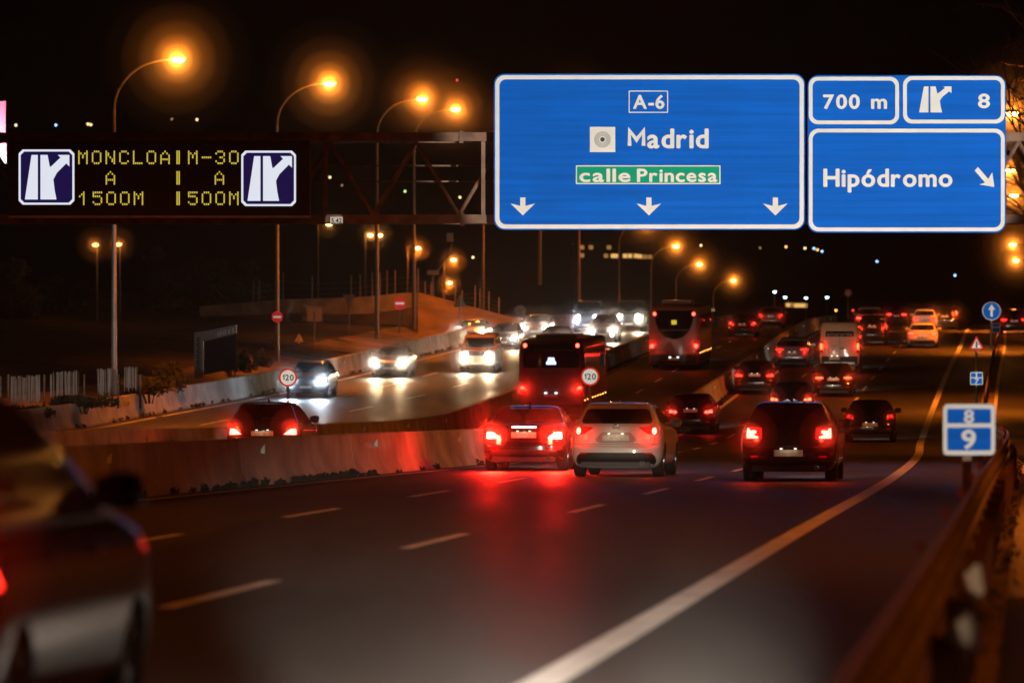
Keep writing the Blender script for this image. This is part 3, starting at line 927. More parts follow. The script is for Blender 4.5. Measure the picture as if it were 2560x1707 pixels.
def spot(parent, loc, power, col, pitch, yaw=0, size=60, blend=.8, rad=.06):
    l = bpy.data.lights.new('headlamp_beam', 'SPOT'); l.energy = power; l.color = col
    l.spot_size = R(size); l.spot_blend = blend; l.shadow_soft_size = rad
    o = bpy.data.objects.new('headlamp_beam', l); COL.objects.link(o)
    o.parent = parent; o.location = loc; o.rotation_euler = (R(90)+pitch, 0, yaw)
    return o

def glow_light(parent, name, loc, power, col, rad=.06):
    l = bpy.data.lights.new(name, 'POINT'); l.energy = power; l.color = col; l.shadow_soft_size = rad
    o = bpy.data.objects.new(name, l); COL.objects.link(o); o.parent = parent; o.location = loc
    return o

def car(label, cat, kind, x, y, rz, pm, lamps='bar', lit='tail', L=1.0, W=1.0, H=1.0, lift=0, upright=0, near=False, name='car',
        group='cars driving away on the motorway', plate=(0,.74), brakebar=None, frontlit=None, beam=True, bw=1.0, glow=13, spoiler=True, dark_low=None, foglamp=False):
    root = thing(name, label, cat, (x, y, zr(y)), rz, group)
    # follow the slope of the road
    sl = math.atan((zr(y+2)-zr(y-2))/4)
    root.rotation_euler = (sl if frontlit is None else -sl, 0, rz)
    b = Body(kind, L, W, H, lift, upright)
    wr = (.335 if kind == 'boxy' else .31)*(1+.4*lift)
    wb = {'hatch':1.30,'sedan':1.38,'boxy':1.35}[kind]*L
    b.mesh(pm, root, (-wb, wb+.03), wr)
    for wy in (-wb, wb+.03):
        for sg in (-1, 1): wheel(root, sg*(b.W-.13), wy, wr)
    Z = lambda z: z*H+lift
    sc = lambda poly: [(a*W, Z(c)) for a, c in poly]
    boxy = kind == 'boxy'
    # rear glass
    if kind == 'hatch': rw = [(-.66,1.04),(.66,1.04),(.685,1.09),(.61,1.30),(.54,1.325),(-.54,1.325),(-.61,1.30),(-.685,1.09)]
    elif kind == 'sedan': rw = [(-.68,1.06),(.68,1.06),(.66,1.12),(.57,1.32),(.50,1.345),(-.50,1.345),(-.57,1.32),(-.66,1.12)]
    else: rw = [(-.62,1.15),(.62,1.15),(.60,1.60),(-.60,1.60)]
    b.patch('rear_window', 'rear', sc(rw), M['glass'], root, rnd=.06)
    # side glass
    for wh in ('right','left'):
        if kind == 'hatch':
            yb = -1.9 if upright else -1.35
            g1 = [(.02,1.0),(.68,1.0),(.22,1.31),(.02,1.345)]; g2 = [(-.05,1.0),(-.05,1.348),(-.78,1.345),(-.95,1.22),(-.92,1.0)]; g3 = [(-1.0,1.03),(-.98,1.24),(-.86,1.33),(yb+.15,1.26),(yb,1.08)]
        elif kind == 'sedan':
            g1 = [(.05,1.0),(.80,1.0),(.32,1.27),(.05,1.33)]; g2 = [(-.02,1.0),(-.02,1.335),(-.62,1.30),(-.95,1.12),(-.9,1.0)]; g3 = [(-.98,1.02),(-1.0,1.12),(-.75,1.24),(-1.3,1.03)]
        else:
            g1 = [(-.1,1.18),(.6,1.18),(.48,1.6),(-.1,1.64)]; g2 = [(-.18,1.18),(-.18,1.64),(-.95,1.64),(-.95,1.18)]; g3 = [(-1.03,1.18),(-1.03,1.62),(-1.75,1.6),(-1.78,1.18)]
        for gg in (g1,g2,g3):
            b.patch('side_window', wh, [(q[0]*L, Z(q[1])) for q in gg], M['glass'], root, off=.004, rnd=.04)
        sg = 1 if wh == 'right' else -1
        zm = Z(1.02 if not boxy else 1.25); xm = b.side(.62*L, zm)
        mm = MB(); mm.lathe([(.001,-.13),(.055,-.115),(.085,-.05),(.09,.03),(.07,.09),(.001,.11)], 'x', 14, (sg*(xm+.12), .64*L, zm+.03))
        mm.box((sg*(xm+.0), .66*L, zm-.02), (.10,.05,.04))
        mm.build('mirror', pm, root, smooth=40)
    ws = {'hatch':[(-.70,1.02),(.70,1.02),(.60,1.33),(.52,1.38),(-.52,1.38),(-.60,1.33)],'sedan':[(-.70,1.02),(.70,1.02),(.58,1.31),(.50,1.35),(-.50,1.35),(-.58,1.31)],'boxy':[(-.72,1.17),(.72,1.17),(.70,1.62),(-.70,1.62)]}[kind]
    b.patch('windshield', 'front', sc(ws), M['glass'], root, rnd=.05)
    # rear lamps
    if lamps:
        hs, lits = LAMPS[lamps]
        dz = .12 if boxy else 0
        for sgn in (1, -1):
            fx = (lambda p: p) if sgn == 1 else mir
            h = b.patch('tail_light', 'rear', fx([(a*W, Z(c+dz)) for a, c in hs]), M['lens_red' if frontlit else 'lens_lit'], root, off=.012, depth=.03)
            for p in lits:
                b.patch('lamp', 'rear', fx([(a*W, Z(c+dz)) for a, c in p]), M[lit], h, off=.020, depth=.006, rnd=.025)
            if not frontlit and glow: glow_light(root, 'tail_glow', (sgn*.70*W, b.rear(.70*W, Z(.87))-.20, Z(.86+dz)), glow, (1,.022,.010))
    if brakebar:
        b.patch('brake_light', 'rear', sc(brakebar), M[lit], root, off=.02, depth=.02, rnd=.01)
    # number plate with its lamps, bumper, reflectors
    px, pz = plate
    pz = Z(pz)
    MB().bevbox((px, b.rear(px+.2, pz)-.03, pz), (.52,.022,.115), .012).build('number_plate', M['plate'], root)
    if not frontlit:
        for k in (-.13,.13):
            MB().box((px+k, b.rear(px+.2,pz)-.05, pz+.082), (.045,.03,.012)).build('plate_lamp', M['plate_lamp'], root)
    if near: glow_light(root, 'plate_light', (px, b.rear(px+.2, pz)-.16, pz+.13), .55, (1.0,.74,.48), .03)
    low = dark_low or [(-.74,.22),(.74,.22),(.72,.34),(.66,.46),(-.66,.46),(-.72,.34)]
    b.patch('lower_bumper', 'rear', sc(low), M['trim'], root, off=.008, depth=.03, rnd=.05)
    for sgn in (1,-1):
        b.patch('reflector', 'rear', [(sgn*a*W, Z(c)) for a, c in ((.56,.44),(.70,.44),(.70,.475),(.56,.475))], M['reflex'], root, off=.016, depth=.01, rnd=.01)
    MB().box((0, b.yr*.55, .24+lift), (b.W*1.5, abs(b.yr)*.9, .10)).build('underbody', M['trim'], root)
    if near:
        MB().lathe([(.035,-.10),(.04,-.10),(.04,.12),(.035,.12)], 'y', 16, (.52*W, b.rear(.52,.3)-.02, Z(.27))).build('exhaust', M['chrome'], root, smooth=40)
        MB().tube([(0,-.75*L,b.zmax-.01),(0,-.80*L,b.zmax+.05),(0,-.93*L,b.zmax+.07)], [.03,.018,.006], 8).build('antenna', M['trim'], root)
        b.patch('bumper_seam', 'rear', sc([(-.80,.632),(.80,.632),(.80,.640),(-.80,.640)]), M['trim'], root, off=.003, depth=.01, rnd=0)
        b.patch('window_wiper', 'rear', sc([(-.02,1.06),(.36,1.085),(.36,1.097),(-.02,1.078)]), M['trim'], root, off=.02, depth=.012, rnd=0)
    # front
    for sgn in (1,-1):
        hl = [(.50,.62),(.78,.65),(.80,.77),(.72,.78),(.54,.70)]
        if boxy: hl = [(.56+.115*math.cos(a*math.pi/6), .90+.10*math.sin(a*math.pi/6)) for a in range(12)]
        o = b.patch('headlight', 'front', [(sgn*a*W, Z(c)) for a, c in hl], M[frontlit] if frontlit else M['chrome'], root, off=.012, depth=.03)
        if foglamp:
            b.patch('fog_lamp', 'front', [(sgn*(.58+.06*math.cos(a*math.pi/5)), Z(.42+.06*math.sin(a*math.pi/5))) for a in range(10)], M[frontlit], root, off=.012, rnd=0)
    if frontlit:
        b.patch('grille', 'front', sc([(-.40,.50),(.40,.50),(.44,.72),(-.44,.72)] if not boxy else [(-.42,.80),(.42,.80),(.42,1.0),(-.42,1.0)]), M['trim'], root, off=.008)
        MB().bevbox((0, b.front(0,Z(.45))+.03, Z(.45)), (.52,.02,.11), .01).build('number_plate', M['plate'], root)
    if beam:
        col = (1.0,.68,.34) if frontlit != 'beam_blue' else (.72,.86,1.0)
        if frontlit:
            for sgn in (1,-1):
                spot(root, (sgn*.6*W, b.yf+.06, Z(.66)), HEAD_W*bw, col, R(-3.0), 0, 64, .9)
                glow_light(root, 'head_glow', (sgn*.67*W, b.front(.67*W, Z(.70))+.22, Z(.70)), 75, (1.0,.92,.80) if frontlit != 'beam_blue' else (.62,.80,1.0))
        else:
            spot(root, (0, b.yf+.10, Z(.62)), HEAD_W*1.3*bw, (1.0,.85,.66), R(-3.5), 0, 62, .9)
    return root, b

def place(px, d): return ((px-512)/FPX*d, d)
def H_(y): return heading(XR, y)

# --- nearest cars on the motorway
x, y = place(794, 95.0)
vw, b = car('black hatchback with bright L-shaped tail lights, nearest car on the right', 'car', 'hatch', x, y, H_(y)+R(-.5), P_DARK, 'ell', 'tail_core', glow=24, L=.97, W=.985, H=1.0, near=True, plate=(0,.52), bw=.8)
b.patch('emblem', 'rear', [(.05*math.cos(a), .90+.05*math.sin(a)) for a in np.linspace(0,2*math.pi,20,endpoint=False)], M['chrome'], vw, off=.014, rnd=0)
x, y = place(626, 101.0)
mz, b = car('white hatchback with dark swept tail lamps beside the car with glaring brake lights', 'car', 'hatch', x, y, H_(y)+R(-1.2), P_WHITE, 'swept', 'tail_core', glow=9, L=1.05, W=1.0, H=.99, near=True, plate=(0,.76), bw=.6,
            dark_low=[(-.70,.20),(.70,.20),(.79,.30),(.74,.44),(.62,.475),(-.62,.475),(-.74,.44),(-.79,.30)])
em = MB(); em.lathe([(.052,-.006),(.062,-.012),(.066,0)], 'y', 24, (0, b.rear(0,.955)-.01, .955)); em.box((0,b.rear(0,.955)-.014,.945),(.08,.01,.014))
em.build('emblem', M['chrome'], mz, smooth=40)
b.patch('tailgate_seam', 'rear', [(-.66,.585),(.66,.585),(.74,.64),(.75,.80),(.744,.80),(.733,.645),(.655,.592),(-.655,.592)], M['trim'], mz, off=.004, depth=.01, rnd=0)
b.patch('plate_recess', 'rear', [(-.34,.66),(.34,.66),(.40,.72),(.28,.86),(-.28,.86),(-.40,.72)], mat('recess_shade',(.42,.40,.37),.4,coat=.5), mz, off=.007, depth=.01)  # flat patch; the recess's shade is painted as a darker body colour
x, y = place(533, 110.0)
bm_, b = car('dark saloon with glaring red brake lights and bright bar, beside the concrete barrier', 'car', 'sedan', x, y, H_(y), P_BLACK, 'brake', 'brake', glow=0, W=1.0, H=.98, near=True, plate=(0,.77), brakebar=[(-.26,.925),(.26,.925),(.26,.955),(-.26,.955)], bw=.9)
for sgn in (-1, 1):
    l = bpy.data.lights.new('brake_glow', 'POINT'); l.energy = 250; l.color = (1,.016,.008); l.shadow_soft_size = .07
    o = bpy.data.objects.new('brake_glow', l); COL.objects.link(o); o.parent = bm_; o.location = (sgn*.66, -2.42, .75)
    q = spot(bm_, (sgn*.66, -2.40, .74), 2600, (1,.014,.006), R(-6), math.pi+R(11), 40, 1.0); q.name = 'brake_beam'

x, y = place(273, 122.0)
rh, b = car('dark hatchback seen half hidden behind the concrete barrier in the bus lane', 'car', 'hatch', x, y, heading(XA, y)+R(1.5), P_DARK, 'brake', 'tail_core', glow=28, L=.98, W=.99, near=True, plate=(0,.72), bw=.8)

# --- further cars, right carriageway
AW = 'cars driving away on the motorway'
def away(label, kind, px, d, pm, lamps, lit, **k):
    if pm in (P_WHITE, P_SILVER, P_BEIGE): k.setdefault('glow', 6)
    x, y = place(px, d)
    return car(label, k.pop('cat','car'), kind, x, y, k.pop('rz', H_(y)), pm, lamps, lit, **k)
away('black estate car with wide twin tail lights beside the barrier, ahead of the white hatchback', 'hatch', 694, 190, P_BLACK, 'twin', 'tail_hot', L=1.08, upright=.7, H=1.0, plate=(0,.86), bw=1.2)
away('black car partly hidden by the nearest dark hatchback with L-shaped lamps', 'hatch', 793, 203, P_DARK, 'twin', 'tail_far', H=1.02, plate=(0,.74), bw=1.0)
away('black saloon with small tail lights and dark mirrors at the right edge line', 'sedan', 871, 177, P_BLACK, 'dot', 'tail_dim', glow=2, H=1.03, plate=(0,.60), bw=.5)
away('black saloon with low twin tail lights near the median barrier, behind the grey estate car', 'sedan', 757, 230, P_DARK, 'twin', 'tail', W=1.05, H=1.03, plate=(0,.84), bw=1.2)
away('dark hatchback with amber-red tail lights directly behind the delivery van', 'hatch', 835, 227, P_DARK, 'bar', 'tail_far', plate=(0,.78), bw=1.0)
away('silver grey estate car with slim light strips, left of the delivery van', 'hatch', 794, 263, P_SILVER, 'slim', 'tail', L=1.1, upright=.7, plate=(0,.70), W=1.03, H=1.04, bw=1.2)
away('dark off-roader ahead of the delivery van on its right side', 'hatch', 873, 302, P_BLUE, 'tall', 'tail', H=1.16, lift=.05, upright=.8, plate=(0,.90), bw=1.0, cat='off-roader')
away('pale car with lit roof edge far ahead, above the dark off-roader', 'hatch', 870, 332, P_BEIGE, 'bar', 'tail_hot', H=1.2, upright=.8, W=1.05, bw=.8)
away('low dark car showing only a thin red light strip at the crest of the road', 'sedan', 897, 425, P_BLACK, 'slim', 'tail_hot', bw=.4)
away('white hatchback with bright amber tail lights, alone in the right lane', 'hatch', 923, 296, P_WHITE, 'bar', 'tail_far', plate=(0,.62), bw=.8)
away('small white car partly hidden above the white hatchback in the right lane', 'hatch', 925, 346, P_WHITE, 'dot', 'tail_far', W=.95, bw=.6)
away('tall dark off-roader far ahead beside the painted gore', 'hatch', 945, 352, P_DARK, 'tall', 'tail_far', H=1.18, lift=.05, upright=.9, bw=.6, cat='off-roader')
away('dark car with orange roof light on the slip road at the right edge', 'hatch', 1014, 332, P_DARK, 'bar', 'tail', H=1.08, W=1.03, bw=.6, group='cars on the slip road')
# bus lane ahead of the coach
away('dark saloon with bright red tail lights to the right of the coach', 'sedan', 744, 322, P_DARK, 'dot', 'tail_hot', W=1.03, bw=.8, plate=(0,.76))
away('silver car with small red lights at the crest to the right of the coach', 'sedan', 772, 366, P_SILVER, 'dot', 'tail', W=1.05, H=1.08, bw=.6)

# --- oncoming cars
ON = 'cars coming towards the camera'
def oncoming(label, kind, px, d, pm, fl, **k):
    x, y = place(px, d)
    return car(label, k.pop('cat','car'), kind, x, y, heading(XB, y)+math.pi+k.pop('dr',0), pm, 'bar', 'lens_red', frontlit=fl, group=ON, **k)
oncoming('dark blue car with bluish headlight behind the left 120 sign', 'hatch', 312, 226, P_BLUE, 'beam_blue', H=1.08, W=1.05, bw=1.0)
oncoming('dark car with two yellow-white headlights, second of the oncoming row', 'sedan', 394, 250, P_GREY, 'beam', bw=1.3, H=1.03)
oncoming('boxy off-roader with round headlights among the oncoming cars', 'boxy', 481, 256, P_BEIGE, 'beam', bw=1.0, H=1.05, cat='off-roader')
oncoming('dark oncoming car half hidden right behind the boxy off-roader', 'hatch', 506, 292, P_BLUE, 'beam', bw=.8)
oncoming('dark oncoming car half hidden left behind the boxy off-roader', 'hatch', 474, 305, P_GREY, 'beam', bw=.8)
oncoming('oncoming car with lit roof edge just left above the grey bus', 'hatch', 538, 318, P_GREY, 'beam', bw=.9)
oncoming('dark car right above the roof of the grey bus', 'hatch', 556, 286, P_BLACK, 'beam', bw=.5)
oncoming('oncoming van with a single glaring bluish headlight above the grey bus', 'boxy', 589, 335, P_BLUE, 'beam_blue', bw=.9, H=1.15)
oncoming('oncoming car with headlights and lower fog lamps above the grey bus', 'hatch', 605, 308, P_GREY, 'beam', H=1.12, bw=1.0, foglamp=True)
oncoming('oncoming van with the two highest headlights, left of the coach', 'boxy', 631, 340, P_BLUE, 'beam', H=1.15, W=1.08, bw=1.2)

# --- buses
def bus(label, px, d, pm, rz, coach):
    x, y = place(px, d)
    root = thing('coach' if coach else 'bus', label, 'bus', (x, y+6.0, zr(y)-.02), rz)
    root.rotation_euler = (math.atan((zr(y+8)-zr(y))/8)*.6, 0, rz)
    root.location = (x - 6.0*math.sin(rz), y+6.0*math.cos(rz), zr(y+4))
    b = Body('bus', 1.0, 1.0, 1.0)
    b.mesh(pm, root, (-3.2, 3.6), .48)
    for wy in (-3.2, 3.6):
        for sg in (-1,1): wheel(root, sg*(b.W-.17), wy, .48, .28)
    for wh in ('right','left'):
        for k in range(7):
            y0 = -5.35 + k*1.5
            b.patch('side_window', wh, [(y0,1.55),(y0+1.42,1.55),(y0+1.42,2.75),(y0,2.75)], M['glass'], root, off=.005, rnd=.05)
        b.patch('lower_panel', wh, [(-5.6,.45),(5.5,.45),(5.5,.62),(-5.6,.62)], M['trim'], root, off=.006, rnd=.02)
        for k in range(9):
            b.patch('side_marker', wh, [(-5.4+k*1.3,.84),(-5.28+k*1.3,.84),(-5.28+k*1.3,.89),(-5.4+k*1.3,.89)], M['amber'], root, off=.01, rnd=0)
    b.patch('windshield', 'front', [(-1.1,1.1),(1.1,1.1),(1.08,2.7),(-1.08,2.7)], M['glass'], root)
    for sg in (1,-1):
        mm = MB(); mm.box((sg*1.48, 5.9, 2.2), (.2,.12,.5)); mm.tube([(sg*1.1,5.9,2.75),(sg*1.45,5.95,2.7),(sg*1.48,5.9,2.45)], .03, 6)
        mm.build('mirror', M['trim'], root)
    if coach:
        gp_ = [(-.98,3.0),(.98,3.0),(.93,2.4),(.74,1.95),(.45,1.66),(0,1.55),(-.45,1.66),(-.74,1.95),(-.93,2.4)]
        rw = b.patch('rear_window', 'rear', gp_, M['glass'], root, off=.012, rnd=.08)
        b.patch('window_band', 'rear', [(-.86,2.06),(.86,2.06),(.80,1.98),(-.80,1.98)], M['trim'], rw, off=.018, rnd=0)
        b.patch('yellow_notice', 'rear', [(-.13,2.30),(.13,2.30),(.13,2.52),(-.13,2.52)], mat('yellow_notice',(.75,.75,.03),.5,emit=(.8,.8,.03),estr=.55), root, off=.022, rnd=.01)  # unlit sticker given emission so it reads bright
        MB().box((0,-2.6,3.36),(1.5,2.8,.26)).build('roof_unit', pm, root)
        for sg in (1,-1):
            h = b.patch('upper_light', 'rear', [(sg*(.98+.075*math.cos(a)), 2.83+.085*math.sin(a)) for a in np.linspace(0,2*math.pi,14,endpoint=False)], M['tail_hot'], root, off=.02, rnd=0)
            h = b.patch('tail_light', 'rear', [(sg*a,c) for a,c in ((1.0,.95),(1.21,.95),(1.21,1.45),(1.0,1.45))], M['lens_red'], root, off=.012)
            b.patch('lamp', 'rear', [(sg*(1.11+.085*math.cos(a)), 1.22+.10*math.sin(a)) for a in np.linspace(0,2*math.pi,14,endpoint=False)], M['tail_hot'], h, off=.02, rnd=0)
            b.patch('reflector', 'rear', [(sg*a,c) for a,c in ((.42,.84),(.90,.84),(.90,.96),(.42,.96))], M['reflex_orange'], root, off=.014)
        b.patch('lower_bumper', 'rear', [(-1.12,.34),(1.12,.34),(1.16,.78),(-1.16,.78)], M['trim'], root, off=.01)
        pz, lz = .58, .66
    else:
        rw = b.patch('rear_window', 'rear', [(-1.08,2.14),(1.08,2.14),(1.10,2.55),(1.05,2.78),(-1.05,2.78),(-1.10,2.55)], M['glass'], root, off=.012, rnd=.08)
        b.patch('window_header', 'rear', [(-1.04,2.84),(1.04,2.84),(1.0,3.06),(-1.0,3.06)], M['trim'], root, off=.012)
        b.patch('route_display', 'rear', [(-.19,2.26),(.20,2.26),(.20,2.38),(.13,2.40),(.13,2.54),(-.12,2.54),(-.13,2.40),(-.19,2.38)], emis('route_display',(.55,.66,1.0),1.7), rw, off=.03, rnd=.02)
        for sg in (1,-1):
            b.patch('upper_light', 'rear', [(sg*(1.02+.07*math.cos(a)), 3.0+.08*math.sin(a)) for a in np.linspace(0,2*math.pi,14,endpoint=False)], M['tail_hot'], root, off=.02, rnd=0)
            h = b.patch('tail_light', 'rear', [(sg*a,c) for a,c in ((1.02,1.05),(1.22,1.05),(1.22,1.5),(1.02,1.5))], M['lens_red'], root, off=.012)
            b.patch('lamp', 'rear', [(sg*(1.12+.08*math.cos(a)), 1.36+.06*math.sin(a)) for a in np.linspace(0,2*math.pi,14,endpoint=False)], M['tail_hot'], h, off=.02, rnd=0)
        b.patch('engine_hatch', 'rear', [(-.95,.95),(.95,.95),(.95,1.85),(-.95,1.85)], mat('hatch_paint',(.12,.10,.09),.5,coat=.3), root, off=.008, rnd=.05)
        b.patch('lower_bumper', 'rear', [(-1.12,.34),(1.12,.34),(1.16,.72),(-1.16,.72)], M['trim'], root, off=.01)
        MB().box((.1,-3.2,3.31),(1.6,3.2,.18)).build('roof_unit', pm, root)
        pz, lz = 1.06, 1.16
    MB().bevbox((0, b.rear(.2,pz)-.05, pz), (.52,.03,.12), .012).build('number_plate', M['plate'], root)
    for k in (-.2,.2):
        MB().box((k, b.rear(.2,pz)-.06, lz), (.10,.04,.05)).build('plate_lamp', emis('plate_lamp_cool',(.85,.92,1.0),3.0), root)
    for sg in (1,-1): glow_light(root, 'tail_glow', (sg*1.12, -6.25, 1.3), 16 if coach else 40, (1,.022,.010))
    spot(root, (0, 6.2, .8), HEAD_W, (1,.85,.66), R(-3.5), 0, 62, .9)
    return root, b
hb = heading(XA, 200)
bus('grey city bus with blue route display in its dark rear window', 551, 199, P_BUS, hb, False)
bus('brown coach with rounded dark rear window and yellow notice', 674, 257, P_COACH, heading(XA,257), True)

# --- delivery van
def make_van(label, px, d):
    x, y = place(px, d)
    root = thing('delivery_van', label, 'van', (x, y+2.6, zr(y+2.6)), H_(y))
    b = Body('van'); b.mesh(P_BEIGE, root, (-1.75, 1.75), .34)
    for wy in (-1.75,1.75):
        for sg in (-1,1): wheel(root, sg*(b.W-.14), wy, .34, .22)
    b.patch('lower_bumper', 'rear', [(-.86,.40),(.86,.40),(.90,.78),(-.90,.78)], M['trim'], root, off=.02, depth=.05)
    b.patch('rear_window', 'rear', [(-.70,1.76),(.70,1.76),(.68,2.02),(-.68,2.02)], M['glass'], root, off=.012)
    t = text_mb('enterprise', -.62, .62, 1.80, 1.97, b.rear(0,1.9)-.030, b.rear(0,1.9)-.013, .0)
    t.build('lettering', M['sign_back'], root)
    b.patch('door_seam', 'rear', [(-.006,.82),(.006,.82),(.006,1.74),(-.006,1.74)], M['trim'], root, off=.006, rnd=0)
    MB().box((.13, b.rear(.13,1.17)-.03, 1.17), (.20,.05,.05)).build('door_handle', M['trim'], root)
    b.patch('badge', 'rear', [(-.50,1.22),(-.16,1.22),(-.16,1.29),(-.50,1.29)], M['chrome'], root, off=.01, rnd=.01)
    for sg in (1,-1):
        h = b.patch('tail_light', 'rear', [(sg*a,c) for a,c in ((.84,.95),(.96,.95),(.95,1.52),(.84,1.52))], M['lens_red'], root, off=.012)
        b.patch('lamp', 'rear', [(sg*a,c) for a,c in ((.86,1.12),(.945,1.12),(.94,1.42),(.86,1.42))], M['tail_far'], h, off=.02)
        mm = MB(); mm.box((sg*1.12, 1.55, 1.5), (.16,.10,.30)); mm.box((sg*1.0,1.58,1.5),(.14,.05,.06)); mm.build('mirror', M['trim'], root)
        b.patch('side_window', 'right' if sg>0 else 'left', [(.55,1.35),(1.55,1.35),(1.25,1.95),(.55,1.98)], M['glass'], root, off=.005)
    b.patch('windshield','front',[(-.85,1.25),(.85,1.25),(.80,2.05),(-.80,2.05)], M['glass'], root)
    MB().bevbox((-.25, b.rear(.2,.68)-.06, .68), (.52,.03,.14), .012).build('number_plate', M['plate'], root)
    for k in (-.38,-.12):
        MB().box((k, b.rear(.2,.68)-.07, .80), (.06,.04,.03)).build('plate_lamp', M['plate_lamp'], root)
    MB().box((0, -2.72, .45), (1.5,.12,.10)).build('step', M['steel'], root)
    for sg in (1,-1): glow_light(root, 'tail_glow', (sg*.95, -2.95, 1.28), 14, (1,.05,.015))
    spot(root, (0, 2.8, .7), HEAD_W, (1,.85,.66), R(-3.5), 0, 62, .9)
make_van('beige delivery van with a dark lettered strip across its rear doors', 845, 253)

# --- blurred car at the left edge, very close
fx, fy = -2.74, 22.2
fg, b = car('large out of focus dark car at the left edge, close to the camera', 'car', 'hatch', fx, fy, -math.atan(.095), P_NEAR, 'bar', 'tail', L=1.06, W=1.0, H=1.11, near=True, bw=.25, glow=9, group=None)
b.patch('glint_trim', 'right', [(-1.75,1.055),(.80,1.055),(.80,1.085),(-1.75,1.085)], M['chrome'], fg, off=.012, rnd=0)  # chrome strip and handles added to catch lamp highlights
for yy in (-.85, .18):
    b.patch('door_handle', 'right', [(yy,.90),(yy+.20,.90),(yy+.20,.935),(yy,.935)], M['chrome'], fg, off=.03, rnd=.015)
for zz in (.86,):
    h = b.patch('tail_light', 'right', [(-2.16,.78),(-1.72,.80),(-1.80,.96),(-2.16,.99)], M['lens_red'], fg, off=.012, depth=.03)
    b.patch('lamp', 'right', [(-2.15,.81),(-1.86,.82),(-1.92,.93),(-2.15,.96)], M['tail'], h, off=.02, depth=.01)

# ------------------------------------------------------------------ street lamps
def lamp_proto(h=13.7, reach=2.56, lens='sodium_lens', power=LAMP_W, name='street_lamp', group='tall sodium street lamps along the oncoming road'):
    root = thing(name, '', 'street lamp', (0,0,0), 0, group)
    zb = h-2.1
    MB().tube([(0,0,0),(0,0,zb*.5),(0,0,zb)], [.13,.10,.075], 10).build('pole', M['pole'], root, smooth=40)
    pts = []
    for k in range(13):
        a = k/12*math.pi/2
        pts.append(((reach-.35)*(1-math.cos(a)), 0, zb+1.98*math.sin(a)))
    pts.append((reach-.2, 0, zb+2.0))
    MB().tube(pts, [.07-.025*i/len(pts) for i in range(len(pts))], 8).build('arm', M['arm'], root, smooth=40)
    hd = MB(); prof = [(.001,.13),(.10,.12),(.17,.07),(.20,.0)]
    hd.lathe(prof, 'z', 18, (0,0,0)); hd.v = [(x*1.9+reach, y, z+h-.06) for x,y,z in hd.v]
    hd.build('lamp_head', M['steel'], root, smooth=50)
    ln = MB(); ln.lathe([(.185,0.0),(.17,-.08),(.11,-.15),(.001,-.175)], 'z', 18, (0,0,0)); ln.v = [(x*1.55+reach, y, z+h-.06) for x,y,z in ln.v]
    ln.build('lens', M[lens], root, smooth=60)
    l = bpy.data.lights.new('sodium_light', 'SPOT'); l.energy = power; l.color = SODIUM; l.shadow_soft_size = .16
    l.spot_size = R(136); l.spot_blend = .6
    o = bpy.data.objects.new('sodium_light', l); COL.objects.link(o); o.parent = root; o.location = (reach+1.2, 0, h-3.8); o.rotation_euler = (0, -R(8), 0)   # thrown towards the road
    l = bpy.data.lights.new('lens_light', 'POINT'); l.energy = LENS_W; l.color = (1.0,.25,.02); l.shadow_soft_size = .18
    o = bpy.data.objects.new('lens_light', l); COL.objects.link(o); o.parent = root; o.location = (reach, -.48, h-.10)
    return root
LP = lamp_proto()
def W(px, py, d): return ((px-512)/FPX*d, d, CZ-(py-HY)/FPX*d)
spots = [(114,399,205,'tallest curved street lamp, standing left above the LED message board'),
         (277,362,250,'second curved street lamp from the left, rising behind the right end of the LED board'),
         (377,339,290,'third curved street lamp from the left, seen through the gantry truss'),
         (414,330,315,'fourth curved street lamp, lamp head close to the blue Madrid sign'),
         (483,321,352,'street lamp pole just left of the blue Madrid sign, its head behind the truss')]
def zg(x, y): return zr(y)+bank(x,y)
first = True
for px, py, d, lab in spots:
    p = W(px, py, d)
    if first: LP.location = p; LP['label'] = lab; first = False
    else: dup(LP, p, lab)
for px, hy, d, lab in ((540,105,388,'thin lamp pole under the left part of the blue Madrid sign'),
                       (579,150,430,'tall thin lamp pole above the grey bus'),
                       (619,222,476,'curved lamp pole whose bend shows under the Madrid sign'),
                       (651,246,525,'street lamp above the coach, the left of three far ones'),
                       (676,264,560,'street lamp right of the coach, the middle of three far ones'),
                       (713,280,640,'lowest of the three far street lamps right of the coach')):
    q = W(px, hy, d)
    dup(LP, (q[0], d, q[2]-13.6), lab)
for px, hy, d, lab in ((1012,113,218,'highest sodium lamp glowing through the bare tree at the right edge'),
                       (1010,170,292,'second highest sodium lamp in the bare tree at the right edge'),
                       (1014,195,345,'third lamp down at the right edge, just beside the exit sign'),
                       (1013,244,440,'fourth lamp down at the right edge, below the exit sign level'),
                       (1016,260,490,'lowest sodium lamp at the right edge')):
    q = W(px, hy, d)
    dup(LP, (q[0]+2.56, d, q[2]-13.6), lab, math.pi)
# lamps of the same rows standing just outside the picture; they light the near road
for x, y, pw, tilt in ((-21.0,110,.9,-30),(-17.8,150,.9,-30),(-25.0,70,1.0,-38),(-29.0,30,1.1,-42),(10.5,26,.34,20),(13.5,62,.75,22),(18.3,112,1.35,24),(23.2,160,1.2,24)):
    l = bpy.data.lights.new('sodium_light', 'SPOT'); l.energy = LAMP_W*pw; l.color = SODIUM; l.shadow_soft_size = .5
    l.spot_size = R(128); l.spot_blend = .6
    o = bpy.data.objects.new('sodium_light', l); COL.objects.link(o); o.location = (x, y, zr(y)+12.8); o.rotation_euler = (0, R(tilt), 0)
    glow_light(None, 'bare_lens', (x+(1 if tilt < 0 else -1), y-.5, zr(y)+12.6), 70 if y > 60 else 15, (1.0,.34,.06), .05)

